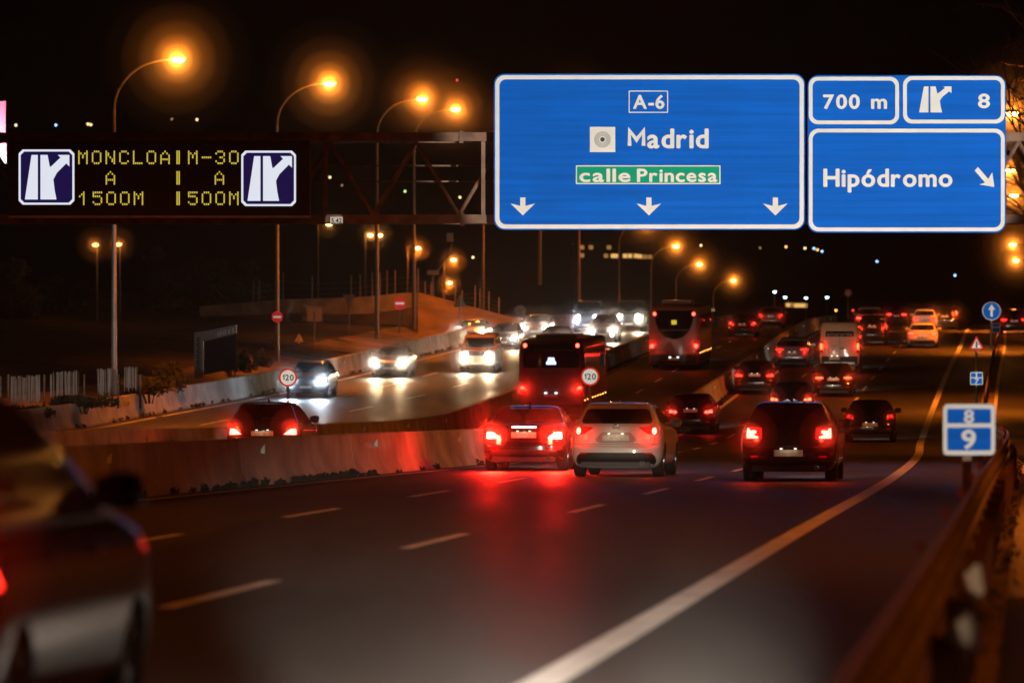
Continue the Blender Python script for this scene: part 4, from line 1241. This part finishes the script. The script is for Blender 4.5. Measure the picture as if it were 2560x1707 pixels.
# small lamps on the flyover
def small_lamp(px, base, head, d, lab, reach_px, cool=False, twin=False, lit=True, orange=False):
    a = W(px, base, d); q = W(px+reach_px, head, d)
    h = q[2]-a[2]; rch = q[0]-a[0]
    root = thing('road_lamp', lab, 'street lamp', a, 0, 'small lamps along the flyover')
    MB().tube([(0,0,-.6),(0,0,h+.15)], [.08,.05], 8).build('pole', M['arm'], root, smooth=40)
    MB().tube([(0,0,h+.15),(rch,0,h+.22)], .035, 6).build('arm', M['pole'], root)
    for k in ((-.35,.35) if twin else (0,)):
        ln = MB(); ln.lathe([(.001,.08),(.12,.05),(.14,0),(.11,-.07),(.001,-.12)], 'z', 14); ln.v = [(x*1.4+rch+k, y, z+h) for x,y,z in ln.v]
        ln.build('lamp_head', M['cool_lamp'] if cool else M['orange_lens'] if orange else M['sodium_lens'], root, smooth=60)
        if not cool: glow_light(root, 'small_lens', (rch+k, -.45, h), 40, (1.0,.25,.03), .12)
    if lit:
        l = bpy.data.lights.new('lamp_light', 'POINT'); l.energy = LAMP_W*.05; l.color = SODIUM; l.shadow_soft_size = .2
        o = bpy.data.objects.new('lamp_light', l); COL.objects.link(o); o.parent = root; o.location = (rch, -.1, h-.4)
    return root
small_lamp(407.5, 291, 248, 400, 'bright lamp on a straight pole above the no entry sign', 10.5)
small_lamp(444, 291, 259.5, 400, 'lamp beside the camera mast on the flyover ramp', 9.5)
small_lamp(443, 300, 282.5, 430, 'low lamp at the foot of the flyover ramp', 6.5)
small_lamp(365.5, 292, 235, 380, 'twin headed pale lamp on the flyover left of the tall pole', 9.5, cool=False, twin=True, lit=False)
small_lamp(318, 296, 224, 380, 'slightly leaning lamp pole under the small height plate', 11, lit=False)
small_lamp(120, 330, 244, 300, 'short lamp with an orange head below the LED board, right of a pair', -1.5, lit=False, orange=True)
small_lamp(97, 330, 244.5, 300, 'short lamp with an orange head below the LED board, left of a pair', -1.5, lit=False, orange=True)

# cool white lamps and other far lights
for px, hy, base, lab in ((785,297,316,'cool white lamp on a post right of the silver car, left of two'),
                          (827,297,318,'cool white lamp on a post at the end of the median barrier'),
                          (774.6,291.5,312,'greenish lamp above the silver car at the crest'),
                          (806,297.5,316,'small cool lamp between two white post lamps')):
    small_lamp(px, base, hy, 640, lab, 0, cool=True, lit=False)

far_mats = {'o': emis('far_orange', (1.0,.45,.10), 5), 'w': emis('far_warm', (1.0,.75,.35), 4), 'b': emis('far_blue', (.3,.55,1.0), 5),
            'g': emis('far_green', (.6,1.0,.3), 3), 'r': emis('far_red', (1.0,.05,.05), 3), 'd': emis('far_dim', (1.0,.6,.3), 1.2)}
FL = [(16,125,'w','small warm light near the left edge above the LED board'),(56,125,'b','small blue light above the left end of the LED board'),
 (88,124,'w','left one of a warm pair of far lights above the LED board'),(91,124.5,'w','right one of a warm pair of far lights above the LED board'),
 (172,119,'d','faint far light left of the second street lamp'),(197,119.5,'w','small pale light above the LED board near the second lamp pole'),
 (457,80,'r','tiny red light high in the sky left of the Madrid sign'),(405,191,'g','small green light behind the gantry truss'),
 (460,197,'w','small warm light behind the truss near the Madrid sign'),(330,177,'w','small light behind the left bay of the truss'),(342,185,'d','faint light behind the left brace of the truss'),
 (473,257,'w','small warm light right of the flyover lamp'),(701,245,'w','tiny warm light right of the far street lamp'),
 (760,247.5,'d','faint lone light in the dark hill'),(786,246.5,'o','orange light in the dark hill, left of a small row'),
 (805,248,'w','warm light at the left end of the row in the dark hill'),(814,248,'b','bluish light in the row in the dark hill'),(817.5,249.5,'o','orange light inside the row in the dark hill'),
 (822,251,'b','bluish light at the right end of the row in the dark hill'),(877,261,'b','lone blue light on the dark hill under the exit sign'),(955,275,'b','lone blue light low on the dark hill at the right'),
 (836,310,'o','orange light at the end of the median barrier'),(853,310,'r','small red light left of the far pale car'),
 (707,309,'w','small pale light beside the coach mirror, nearer one'),(713,309.5,'w','small pale light beside the coach mirror, farther one'),
 (202,313,'d','faint pale light above the roadside portal')]
for px, py, c, lab in FL:
    d = 1100
    p = W(px, py, d)
    r = .21 if c != 'd' else .15
    o = MB().lathe([(.001,r),(r*.7,r*.7),(r,0),(r*.7,-r*.7),(.001,-r)], 'z', 10).build('distant_light', far_mats[c], None, smooth=60, loc=p)
    tag(o, lab, 'distant light', 'lights scattered over the dark hills')

# far buildings with lit windows
def building(px0, px1, pyt, d, wins, lab, mw):
    x0, x1 = (px0-512)/FPX*d, (px1-512)/FPX*d
    zt = CZ-(pyt-HY)/FPX*d; zb = zr(d)-6 if d < 1000 else zr(1000)
    t = thing('distant_building', lab, 'building', ((x0+x1)/2, d, zb))
    h = zt-zb
    MB().box((0,8,h/2),(x1-x0,16,h)).build('wall', M['dark_wall'], t)
    MB().box((0,8,h+.15),(x1-x0+.8,16.8,.3)).build('roof', M['dark_metal'], t)
    for wx, wy, m in wins:
        X = (wx-512)/FPX*d-(x0+x1)/2; Zw = CZ-(wy-HY)/FPX*d-zb
        MB().box((X,-.03,Zw),(.75,.08,.7)).build('window', mw[m], t)
mw = {'a': M['warm_window'], 'b': emis('dim_window',(1.0,.45,.12),.35)}
building(575, 652, 243, 900, [(582,247,'b'),(591,247,'b'),(609,247,'b'),(582,255,'b'),(606,255.5,'b'),(613,255.5,'a'),(616,255.5,'a'),(625,255.5,'a'),(630,255.5,'a'),(636,255.5,'a'),(640,256,'a'),(645,256.5,'b'),(650,256.5,'b')],
         'far dark building with a row of warm windows under the Madrid sign', mw)
building(784, 808, 301, 900, [(788,304.5,'a'),(792,304.5,'b'),(796,305,'a'),(799,305,'a'),(802,305,'a'),(805,305,'a')], 'low far building with lit windows at the crest right of the silver car', mw)

# ------------------------------------------------------------------ flyover ramp and roadside on the left
d = 322.0
def RW(px, py): p = W(px, py, d); return (p[0], p[2])
t = thing('flyover', 'brown concrete flyover ramp with dark underpass behind the no entry signs', 'bridge', (0, d, 0))
top = [(200,306),(282,299),(330,297.5),(368,296),(397,293),(418,291.6)]
bot = [(418,306),(400,309.5),(368,313),(330,313.5),(291,313),(200,316)]
MB().prism([RW(*p) for p in top+bot], 0, .5).build('parapet', M['concrete'], t)
MB().prism([RW(*p) for p in [(200,316),(291,313.5),(330,314),(368,313.5),(400,310),(418,306.5),(418,345),(200,352)]], 2.5, 3.2).build('abutment_wall', M['concrete_dark'], t)
MB().prism([RW(*p) for p in [(282,313),(300,313),(301,348),(282,350)]], .55, 2.4).build('pier', M['concrete_dark'], t)
# slope going down to the oncoming road, right of the flyover
mb = MB(); vs = []; fs = []
tops = [(418,291.6),(431,295),(450,300),(470,305.6),(495,312.5),(520,318.5)]
for px, py in tops:
    a = W(px, py, d); yy = d-7
    bx_ = (px-512)/FPX*yy
    g0 = zr(yy)+.02
    for k in range(5):
        s_ = k/4
        vs.append((a[0]+(bx_-a[0])*s_, d-7*s_, a[2]+(g0-a[2])*s_ + .10*math.sin(px*.9+k*2)*(s_>0)*(s_<1)))
for px, py in tops:
    pass
for i in range(len(tops)-1):
    for k in range(4):
        fs.append((i*5+k, i*5+k+1, (i+1)*5+k+1, (i+1)*5+k))
struct(mb.add(vs, fs).build('embankment', M['verge'], smooth=80))
# fence posts along the flyover
fn = thing('wire_fence', 'wire fence of thin posts along the top of the flyover and ramp', 'fence', (0, d+.25, 0))
fp = [(253,279,302),(259,280,301),(283,272,299),(312,276,298),(351,275,297),(360,274,296.6),(372,272,295.8),(380,272,295),(387,270,294),(395,270,293.2),(418,268,291.6),(425,281,293.5),(431,282,295),(444,288,298.5),(455,282,301.5),(462,290,303.5),(475,285,307),(480,288,308.5),(489,291,311),(499,297,313.6)]
wire = []
for px, a, b_ in fp:
    p = RW(px, a); q = RW(px, b_)
    MB().tube([(p[0],0,q[1]-.15),(p[0],0,p[1])], .045, 6).build('post', M['pole'], fn)
for k in (.25,.6,.95):
    MB().tube([(RW(px,0)[0], 0, RW(px, b_+(a-b_)*k*.7)[1]) for px,a,b_ in fp], .006, 4).build('wire', M['steel'], fn)
# CCTV mast
p = W(433, 303, 326)
t = thing('camera_mast', 'mast with a curved arm and camera head on the flyover ramp', 'camera mast', p)
k = 326/FPX
MB().tube([(0,0,0),(0,0,27*k),(3*k,0,30*k),(17*k,0,51*k),(19*k,0,60*k)], [.09,.08,.07,.06,.05], 8).build('pole', M['pole'], t, smooth=40)
MB().box((17*k,0,66*k),(.42,.4,.55)).build('camera_head', M['sign_back'], t)
MB().box((0,0,31*k),(.75,.3,.3)).build('control_box', M['sign_back'], t)

# no entry signs, back-facing signs, 120 signs
def post(parent, h, r=.04, y=.06, z0=0): MB().tube([(0,y,z0),(0,y,h)], r, 8).build('post', M['pole'], parent, smooth=40)
def no_entry(px, py, base, dia_px, d, lab):
    a = W(px, base, d); c = W(px, py, d); h = c[2]-a[2]; r = dia_px/2/FPX*d
    t = thing('no_entry_sign', lab, 'road sign', a, 0, 'red no entry signs')
    post(t, h+r*.6)
    MB().prism(circ(0,h,r,32), -.02, .015).build('sign_face', M['sign_red'], t)
    MB().prism(rrect(-r*.70,r*.70,h-r*.16,h+r*.16,.01,2), -.028, -.021).build('bar', M['sign_white'], t)
no_entry(277.3, 316.5, 361, 11.5, 246, 'no entry sign low on the left, in front of a tall lamp pole')
no_entry(399.8, 303, 333, 12.5, 282, 'no entry sign on its own post in front of the flyover wall')
def limit(px, py, f, dia_px, d, lab):
    c = W(px, py, d); r = dia_px/2/FPX*d
    z0 = zr(d)+.84
    t = thing('speed_limit_sign', lab, 'road sign', (c[0], d, z0), 0, 'round 120 speed limit signs')
    h = c[2]-z0
    post(t, h+.1, .035)
    MB().prism(circ(0,h,r,40), -.02, .015).build('sign_face', M['sign_white'], t)
    MB().ring(circ(0,h,r,40), circ(0,h,r*.80,40), -.030, -.021).build('border', M['sign_red'], t)
    text_mb('120', -r*.62, r*.62, h-r*.31, h+r*.31, -.028, -.021, .02).build('lettering', M['sign_black'], t)
limit(288, 377, XB, 18.4, 145, 'round 120 speed limit sign on the left barrier in front of the oncoming blue car')
limit(590, 376, XA, 18.9, 152, 'round 120 speed limit sign in front of the grey bus')
def backsign(shape, px, py, base, size_px, d, lab):
    a = W(px, base, d); c = W(px, py, d); h = c[2]-a[2]; s_ = size_px/2/FPX*d
    t = thing('road_sign', lab, 'road sign', a, 0, 'road signs facing the oncoming traffic')
    post(t, h+s_*.3, .045, -.05)
    poly = {'sq': [(-s_,h-s_),(s_,h-s_),(s_,h+s_),(-s_,h+s_)], 'tri': [(-s_,h-s_*.9),(s_,h-s_*.9),(0,h+s_)], 'inv': [(-s_,h+s_*.9),(s_,h+s_*.9),(0,h-s_)], 'round': circ(0,h,s_,28)}[shape]
    MB().prism(roundp(poly,.04) if shape != 'round' else poly, -.01, .02).build('sign_plate', M['sign_back'], t)
backsign('sq', 314.5, 313.5, 348, 15, 262, 'square sign seen from behind, right of the low no entry sign')
backsign('inv', 349, 300, 334, 13, 285, 'dark triangular sign seen from behind in front of the flyover wall')
backsign('tri', 460, 300.5, 327, 13.5, 290, 'pale triangular sign seen from behind near the foot of the ramp')
backsign('round', 520.5, 310.5, 324, 11, 335, 'round sign seen from behind beside the end of the outer barrier')
backsign('tri', 299, 337, 343, 9, 255, 'small triangular plate standing low on the dark verge')
p = W(848, 292.5, 420); a = W(848, 318, 420)
t = thing('no_entry_sign', 'tiny round red and white sign far away above the crest', 'road sign', a)
post(t, p[2]-a[2]); hh = p[2]-a[2]; r_ = 4.2/FPX*420
MB().prism(circ(0,hh,r_,24), -.02, .015).build('sign_face', M['sign_white'], t)
MB().ring(circ(0,hh,r_,24), circ(0,hh,r_*.7,24), -.03, -.021).build('border', M['sign_red'], t)

# right-hand signs
c = W(969, 429, 59); sz = 52/2/FPX*59
t = thing('kilometre_marker', 'blurred blue and white marker sign with 8 over 9 beside the guardrail', 'road sign', (c[0], 59, zr(59)))
hh = c[2]-zr(59)
MB().box((-.02,.05,(hh-.2)/2-.1),(.10,.05,hh+.1)).build('post', M['rust'], t)
MB().prism(rrect(-sz,sz,hh-sz*.98,hh+sz*.98,.05,5), -.02, .015).build('sign_face', M['sign_white'], t)
MB().prism(rrect(-sz*.84,sz*.84,hh+sz*.24,hh+sz*.80,.02,3), -.028, -.021).build('upper_panel', M['sign_blue'], t)
MB().prism(rrect(-sz*.84,sz*.84,hh-sz*.80,hh+sz*.08,.02,3), -.028, -.021).build('lower_panel', M['sign_blue'], t)
text_mb('8', -sz*.19, sz*.17, hh+sz*.27, hh+sz*.75, -.036, -.029).build('lettering', M['sign_white'], t)
text_mb('9', -sz*.28, sz*.24, hh-sz*.72, hh-sz*.02, -.036, -.029).build('lettering', M['sign_white'], t)

c = W(976.5, 343, 200); zb = zr(200)
t = thing('warning_sign', 'red and white triangular warning sign with black symbol above a small 7 plate', 'road sign', (c[0], 200, zb))
post(t, c[2]-zb+.1, .04)
hh = c[2]-zb; s_ = .30
MB().prism(roundp([(-s_,hh-s_*.8),(s_,hh-s_*.8),(0,hh+s_*1.0)],.03), -.02, .015).build('sign_face', M['sign_white'], t)
MB().ring(roundp([(-s_,hh-s_*.8),(s_,hh-s_*.8),(0,hh+s_*1.0)],.03), roundp([(-s_*.66,hh-s_*.6),(s_*.66,hh-s_*.6),(0,hh+s_*.58)],.02), -.028, -.021).build('border', M['sign_red'], t)
MB().prism([(-.035,hh-.17),(.035,hh-.17),(.035,hh-.02),(.10,hh-.06),(.10,hh-.02),(.035,hh+.03),(.02,hh+.13),(-.035,hh+.06)], -.028, -.021).build('symbol', M['sign_black'], t)
h7 = CZ-(378-HY)/FPX*200-zb
MB().prism(rrect(-.25,.25,h7-.25,h7+.25,.02,2), -.02, .015).build('kilometre_plate', M['sign_white'], t)
MB().prism(rrect(-.215,-.03,h7+.05,h7+.215,.01,2), -.028, -.021).build('plate_panel', M['sign_blue'], t)
MB().prism(rrect(.03,.215,h7+.05,h7+.215,.01,2), -.028, -.021).build('plate_panel', M['sign_blue'], t)
MB().prism(rrect(-.215,.215,h7-.215,h7+.01,.01,2), -.028, -.021).build('plate_panel', M['sign_blue'], t)
text_mb('7', -.07, .09, h7-.19, h7-.01, -.036, -.029).build('lettering', M['sign_white'], t)

c = W(991.5, 310.5, 292); zb = zr(292)
t = thing('direction_arrow_sign', 'round blue sign with white up arrow on a dark post at the gore', 'road sign', (c[0], 292, zb))
hh = c[2]-zb; r_ = 9.2/FPX*292
post(t, hh+.2, .06)
MB().prism(circ(0,hh,r_,40), -.02, .015).build('sign_face', M['sign_white'], t)
MB().prism(circ(0,hh,r_*.93,40), -.030, -.021).build('panel', M['sign_blue'], t)
MB().prism([(-.06,hh-.32),(.07,hh-.32),(.07,hh+.06),(.22,hh+.06),(0.005,hh+.38),(-.20,hh+.06),(-.06,hh+.06)], -.040, -.031).build('arrow', M['sign_white'], t)
h2 = CZ-(327.5-HY)/FPX*292-zb
MB().prism(rrect(.02,.50,h2-.27,h2+.27,.02,2), -.02, .015).build('marker_plate', M['sign_white'], t)
MB().prism(rrect(.05,.47,h2-.24,h2+.02,.01,2), -.028, -.021).build('marker_panel', M['sign_blue'], t)
MB().prism(rrect(.05,.47,h2+.06,h2+.24,.01,2), -.028, -.021).build('marker_panel', M['sign_blue'], t)

# floodlit billboard at the left edge
d = 230.0; k = d/FPX
t = thing('billboard', 'floodlit pink billboard cut off by the left edge of the picture', 'billboard', W(-60, 330, d))
c = W(-60, 330, d)
def bb(px0, px1, py0, py1, y0, y1, name, m):
    a = W(px0, py1, d); b_ = W(px1, py0, d)
    MB().box(((a[0]+b_[0])/2-c[0], (y0+y1)/2, (a[2]+b_[2])/2-c[2]), (b_[0]-a[0], y1-y0, b_[2]-a[2])).build(name, m, t)
pink = mat('poster_pink', (.75,.10,.16), .6, noise=(.5,.08))
bb(-150, 5.6, 101, 132, 0, .3, 'poster', pink); bb(-150, 6.2, 141, 155.5, 0, .3, 'poster', pink)
bb(-150, 6.4, 156, 163, -.1, .35, 'frame', M['sign_white']); bb(-66, -54, 163, 350, .1, .5, 'post', M['steel']); bb(-150,5.8,132.2,140.8,.1,.3,'frame',M['dark_metal'])
bb(-3.5, .8, 165.5, 170, -1.6, -1.4, 'floodlight', emis('floodlight', (.85,.93,1.0), 60))
l = bpy.data.lights.new('flood_beam', 'SPOT'); l.energy = 2600; l.color = (.85,.93,1.0); l.spot_size = R(150); l.spot_blend = 1.0; l.shadow_soft_size = .15
o = bpy.data.objects.new('flood_beam', l); COL.objects.link(o); o.parent = t
q = W(-6, 166, d); o.location = (q[0]-c[0], -1.9, q[2]-c[2]); o.rotation_euler = (R(180-35), 0, 0)

# reed fence and portal on the left
d = 196.0
t = thing('reed_fence', 'fence of pale vertical reeds with gaps on the dark verge at the left', 'fence', (0, d, 0))
rng = random.Random(3)
panels = [(-6,1,375,404),(10,40,376.5,402),(50,78,372,396),(97,116,369,393),(123,137,367,388)]
cols = [mat('pale_reed',(.34,.25,.20),.7,noise=(1,.3)), mat('brown_reed',(.22,.13,.08),.8,noise=(1,.3)), mat('silver_reed',(.48,.38,.36),.5)]
for j, (a, b_, t0, t1) in enumerate(panels):
    for m_ in range(3):
        mb = MB(); px = a
        while px < b_:
            px += rng.uniform(.35,.8)
            if rng.randrange(3) != m_: continue
            p = W(px, t0+rng.uniform(-1,2)-(px-a)*.06, d); q = W(px+rng.uniform(-.4,.4), t1+rng.uniform(-2,3), d)
            mb.tube([(p[0], rng.uniform(-.03,.03), p[2]), (q[0], 0, q[2])], .011+.008*rng.random(), 5)
        if mb.v: mb.build('reed_panel', cols[(m_+ (1 if j in (2,4) else 0))%3], t)
for px in (-5, 8, 44, 84, 118, 140):
    p = W(px, 374, d); q = W(px, 408, d)
    MB().tube([(p[0],.08,p[2]),(p[0],.08,q[2])], .04, 6).build('post', M['rust'], t)
t = thing('portal_sign', 'roadside portal with lettered upright and slanted top board on the left verge', 'sign', W(200, 374, 228))
c = W(200, 374, 228); k = 228/FPX
po = lambda px, py: ((px-200)*k, (374-py)*k)
MB().prism([po(194.3,378),po(203.3,377),po(203.3,331),po(194.3,332)], 0, .35) .build('upright', M['sign_back'], t)
MB().prism([po(203.4,341),po(236.5,332.5),po(236.5,324.5),po(203.4,331)], .02, .32).build('top_board', M['sign_back'], t)
mbx = MB()
for i in range(6):
    a = po(197.2, 338+i*5.6); mbx.prism([(a[0],a[1]-.15),(a[0]+.16,a[1]-.15),(a[0]+.16,a[1]-.10),(a[0]+.05,a[1]-.10),(a[0]+.05,a[1]),(a[0]+.16,a[1]),(a[0]+.16,a[1]+.04),(a[0],a[1]+.04)], -.02, -.005)
mbx.build('upright_lettering', M['sign_black'], t)
mbx = MB()
for i, px in enumerate((218,220.5,223,225.5,229,233)):
    a = po(px, 334-(px-218)*.24); mbx.box((a[0], -.015, a[1]+.02),(.06,.02,.17+.06*(i%2)))
mbx.build('top_lettering', M['sign_white'], t)
MB().prism([po(203.6,374.5),po(236,368),po(236,334),po(203.6,342)], .14, .20).build('back_panel', M['dark_wall'], t)

# ------------------------------------------------------------------ vegetation
def leaf_cloud(mb, c, rx, ry, rz_, n, s, rng):
    for _ in range(n):
        while True:
            p = Vector((rng.uniform(-1,1), rng.uniform(-1,1), rng.uniform(-1,1)))
            if .25 < p.length < 1: break
        p = Vector((c[0]+p.x*rx, c[1]+p.y*ry, c[2]+p.z*rz_))
        u = Vector((rng.uniform(-1,1),rng.uniform(-1,1),rng.uniform(-1,1))).normalized(); v = u.orthogonal().normalized()
        k = s*rng.uniform(.6,1.4)
        mb.add([p-u*k, p+v*k*.45, p+u*k, p-v*k*.45], [(0,1,2,3)])
def bush(px, py, d, wpx, hpx, lab, seed):
    rng = random.Random(seed); c = W(px, py, d); k = d/FPX
    t = thing('bush', lab, 'bush', c, 0, 'dark bushes on the left verge')
    mb = MB()
    for _ in range(7):
        a = rng.uniform(-.5,.5)*wpx*k; h = rng.uniform(.3,.6)*hpx*k
        leaf_cloud(mb, (a, rng.uniform(-.4,.4), h), wpx*k*.28, .6, hpx*k*.38, 260, .075, rng)
    mb.build('foliage', M['leaf'], t)
    st = MB()
    for _ in range(6):
        a = rng.uniform(-.3,.3)*wpx*k
        st.tube([(a*.3,0,-.2),(a,rng.uniform(-.3,.3),hpx*k*.7)], [.03,.01], 5)
    st.build('stem', M['bark'], t)
for i, (px,py,d,wp,hp,lab) in enumerate(((25,420,190,60,16,'low dark bush in front of the left end of the reed fence'),(85,408,195,50,14,'low dark bush in front of the middle of the reed fence'),(150,398,205,44,26,'bush right of the reed fence'),
      (170,392,212,36,34,'rounded bush left of the portal sign'),(232,372,236,30,18,'bush at the right foot of the portal sign'),(255,366,244,26,22,'small dark bush between portal and low no entry sign'))):
    bush(px,py,d,wp,hp,lab,10+i)
def dark_tree(px, py, d, hpx, lab, seed):
    rng = random.Random(seed); c = W(px, py, d); k = d/FPX; h = hpx*k
    t = thing('tree', lab, 'tree', c, 0, 'dark trees on the left slope')
    tr = MB(); tr.tube([(0,0,-.5),(.1,0,h*.3),(0,.1,h*.75)], [.22,.17,.06], 8)
    for q in range(7):
        a = rng.uniform(0,6.28); z0 = h*rng.uniform(.25,.6)
        tr.tube([(0,0,z0),(math.cos(a)*h*.16,math.sin(a)*h*.16,z0+h*.12),(math.cos(a)*h*.25,math.sin(a)*h*.25,z0+h*.2)], [.08,.05,.02], 6)
    tr.build('trunk', M['bark'], t, smooth=50)
    cr = MB()
    for q in range(16):
        a = rng.uniform(0,6.28); rr = rng.uniform(.05,.26)*h; z0 = h*rng.uniform(.35,.95)
        leaf_cloud(cr, (math.cos(a)*rr, math.sin(a)*rr, z0), h*.11, h*.11, h*.085, 170, .14, rng)
    cr.build('crown', M['leaf'], t)
for i,(px,py,d,hp,lab) in enumerate(((10,385,300,125,'dark tree at the left edge under the LED board'),(70,375,320,105,'dark tree left of the pair of short orange lamps'),(165,365,330,120,'tall dark tree between the short orange lamps and the portal'),(225,352,335,92,'dark tree behind the portal sign'),(258,345,345,70,'dark tree at the left end of the flyover'))):
    dark_tree(px,py,d,hp,lab,30+i)
# bare tree at the right edge
def bare_tree(px, d, hpx, base_py, lab, seed):
    rng = random.Random(seed); c = W(px, base_py, d)
    t = thing('bare_tree', lab, 'tree', c)
    tr = MB(); tw = MB()
    def grow(p, dr, L, r, lev):
        pts = [p]; q = p; dd = dr
        n = 4 if lev < 3 else 3
        for i in range(n):
            dd = (dd + Vector((rng.uniform(-1,1),rng.uniform(-1,1),rng.uniform(-.5,.8)))*(.16+.05*lev)).normalized()
            q = q + dd*L/n; pts.append(q)
        (tr if lev < 2 else tw).tube(pts, [r*(1-.55*i/n) for i in range(n+1)], 6 if lev < 2 else 4, caps=lev<2)
        if lev < 5:
            for _ in range(4 if lev < 4 else 3):
                k = n if lev == 0 else rng.randint(1, n); a = Vector((rng.uniform(-1,1),rng.uniform(-1,1),rng.uniform(.1 if lev < 2 else -.25,.9))).normalized()
                grow(pts[k], (dd*.55+a*.75).normalized(), L*rng.uniform(.55,.78), max(r*.58, .014), lev+1)
    grow(Vector((0,0,0)), Vector((-.04,0,1)), 8.0, .22, 0)
    tr.build('trunk', M['pale_bark'], t, smooth=50); tw.build('twigs', M['pale_bark'], t)
bare_tree(1042, 213, 300, 420, 'leafless tree with fine twigs lit by sodium lamps at the upper right edge', 5)
bare_tree(1056, 288, 300, 395, 'second leafless tree mostly outside the right edge, behind the first', 11)

# small scrub and litter along the slip road kerb on the right
rng = random.Random(21)
mb = MB()
for _ in range(170):
    y = rng.uniform(30, 120); x = XR(y)+rng.uniform(2.15, 2.5)
    leaf_cloud(mb, (x, y, zr(y)+.10), .10, .12, .10, 4, .05, rng)
o = mb.build('dry_weeds', M['leaf_dry'], None); o['kind'] = 'stuff'
mb = MB()
for _ in range(150):
    y = rng.choice((rng.uniform(60, 240), rng.gauss(88, 4), rng.gauss(97, 2))); x = XA(y)+.36
    q = rng.uniform(.03, .10)
    leaf_cloud(mb, (x, y, zr(y)+q*.6), .06, .25, q, 16, .05, rng)
for _ in range(120):
    y = rng.uniform(170, 330); x = XC(y)+.40
    leaf_cloud(mb, (x, y, zr(y)+.07), .08, .3, .10, 10, .06, rng)
o = mb.build('barrier_weeds', M['dead_weed'], None); o['kind'] = 'stuff'

# ------------------------------------------------------------------ unseen spots: traffic behind the camera, added sign lights
def beam_at(src, dst, power, half_deg, blend=.35, col=(1.0,.95,.86), rad=.12):
    l = bpy.data.lights.new('unseen_spot', 'SPOT'); l.energy = power; l.color = col
    l.spot_size = R(half_deg*2); l.spot_blend = blend; l.shadow_soft_size = rad
    o = bpy.data.objects.new('unseen_spot', l); COL.objects.link(o); o.location = src
    o.rotation_euler = (Vector(dst)-Vector(src)).to_track_quat('-Z','Y').to_euler()
# added spot right of the picture, no vehicle there, brightens the overhead signs
beam_at((30, 62, zr(62)+2.6), (6.0, GY, sz_(275)), 195000, 5.8, .15)
# vehicles behind the camera: light on the near road
zq = zr(8)+1.0
for tx, ty, pw in ((-.45,28,250000),(.65,27,230000),(1.05,26,190000)):
    beam_at((.3, 8, zq), (tx, ty, zr(ty)+.05), pw, 3.1 if tx < 1 else 2.0, 1.0, (1.0,.93,.80))
beam_at((-.85, 8, zq), (2.15, 101, zr(101)+.35), 52000, .7, 1.0, (1.0,.74,.44))      # the rear of the white hatchback
# added narrow spots near each small sign and plate, standing in for retroreflection
def sign_fill(px, py, d, half_m, E=2.0, side=.18, up=.015, col=(1.0,.95,.86)):
    c = Vector(W(px, py, d)); D = half_m/math.tan(R(.5))
    src = c + Vector((side, -1, up)).normalized()*D
    beam_at(src, c, E*4*math.pi*D*D, .5, .15, col, rad=.03)
sign_fill(288, 377, 145, .27); sign_fill(590, 376, 152, .29)
sign_fill(946, 629, 24, .12, .6, -.3, .55, (1,.68,.42)); sign_fill(974, 578, 28.6, .11, .6, -.3, .55, (1,.68,.42))
sign_fill(969, 429, 59, .42, 1.9)
sign_fill(976.5, 343, 200, .36, 2.2); sign_fill(976.5, 378, 200, .33, 2.0); sign_fill(991.5, 312, 292, .60, 1.7)
sign_fill(336, 219.6, 128, .22, 1.6); sign_fill(277.3, 316.5, 246, .32, 1.2); sign_fill(399.8, 303, 282, .38, 1.6)

# ------------------------------------------------------------------ night air and added bloom
mb = MB(); mb.box((0, 760, 65), (1100, 1700, 190))
hz = mb.build('haze_and_bloom', M['soil'], None); hz['kind'] = 'stuff'
hm = bpy.data.materials.new('haze_and_bloom'); hm.use_nodes = True
hn = hm.node_tree
hn.nodes.remove(hn.nodes['Principled BSDF'])
pv = hn.nodes.new('ShaderNodeVolumePrincipled')
pv.inputs['Color'].default_value = (.85,.82,.78,1)
pv.inputs['Density'].default_value = .00009
pv.inputs['Anisotropy'].default_value = .78
hn.links.new(pv.outputs[0], hn.nodes['Material Output'].inputs['Volume'])
hz.data.materials.clear(); hz.data.materials.append(hm)
# added scattering balls round lamps and car lights imitate lens bloom
bpy.context.view_layer.update()
def bloom_balls(prefix, radius, dens, aniso=.2):
    mb = MB()
    for o in list(bpy.data.objects):
        if o.name.startswith(prefix):
            c = o.matrix_world.translation; rr = radius(c.y)
            mb.lathe([(rr*math.sin(math.pi*k/12), -rr*math.cos(math.pi*k/12)) for k in range(13)], 'z', 20, tuple(c))
    o = mb.build('haze_and_bloom', M['soil'], None, smooth=80); o['kind'] = 'stuff'
    m_ = hm.copy(); m_.name = 'bloom_volume'
    pvn = m_.node_tree.nodes['Principled Volume']
    pvn.inputs['Density'].default_value = dens; pvn.inputs['Anisotropy'].default_value = aniso
    o.data.materials.clear(); o.data.materials.append(m_)
for f_, dn in ((.16,.14),(.28,.10),(.45,.06),(.7,.026),(1.0,.011),(1.35,.003)):
    bloom_balls('lens_light', lambda y, f_=f_: min(1.75+.0026*y, 2.7)*f_, dn)
bloom_balls('brake_glow', lambda y: .36, .10); bloom_balls('brake_glow', lambda y: .75, .03); bloom_balls('brake_glow', lambda y: 1.3, .008)
bloom_balls('tail_glow', lambda y: .20+.0004*y, .26); bloom_balls('tail_glow', lambda y: .45+.0006*y, .07); bloom_balls('tail_glow', lambda y: .8+.0008*y, .018)
bloom_balls('head_glow', lambda y: .25+.0006*y, .22); bloom_balls('head_glow', lambda y: .5+.001*y, .07); bloom_balls('head_glow', lambda y: 1.0+.0014*y, .015)

bloom_balls('small_lens', lambda y: .5, .16); bloom_balls('small_lens', lambda y: 1.1, .04)
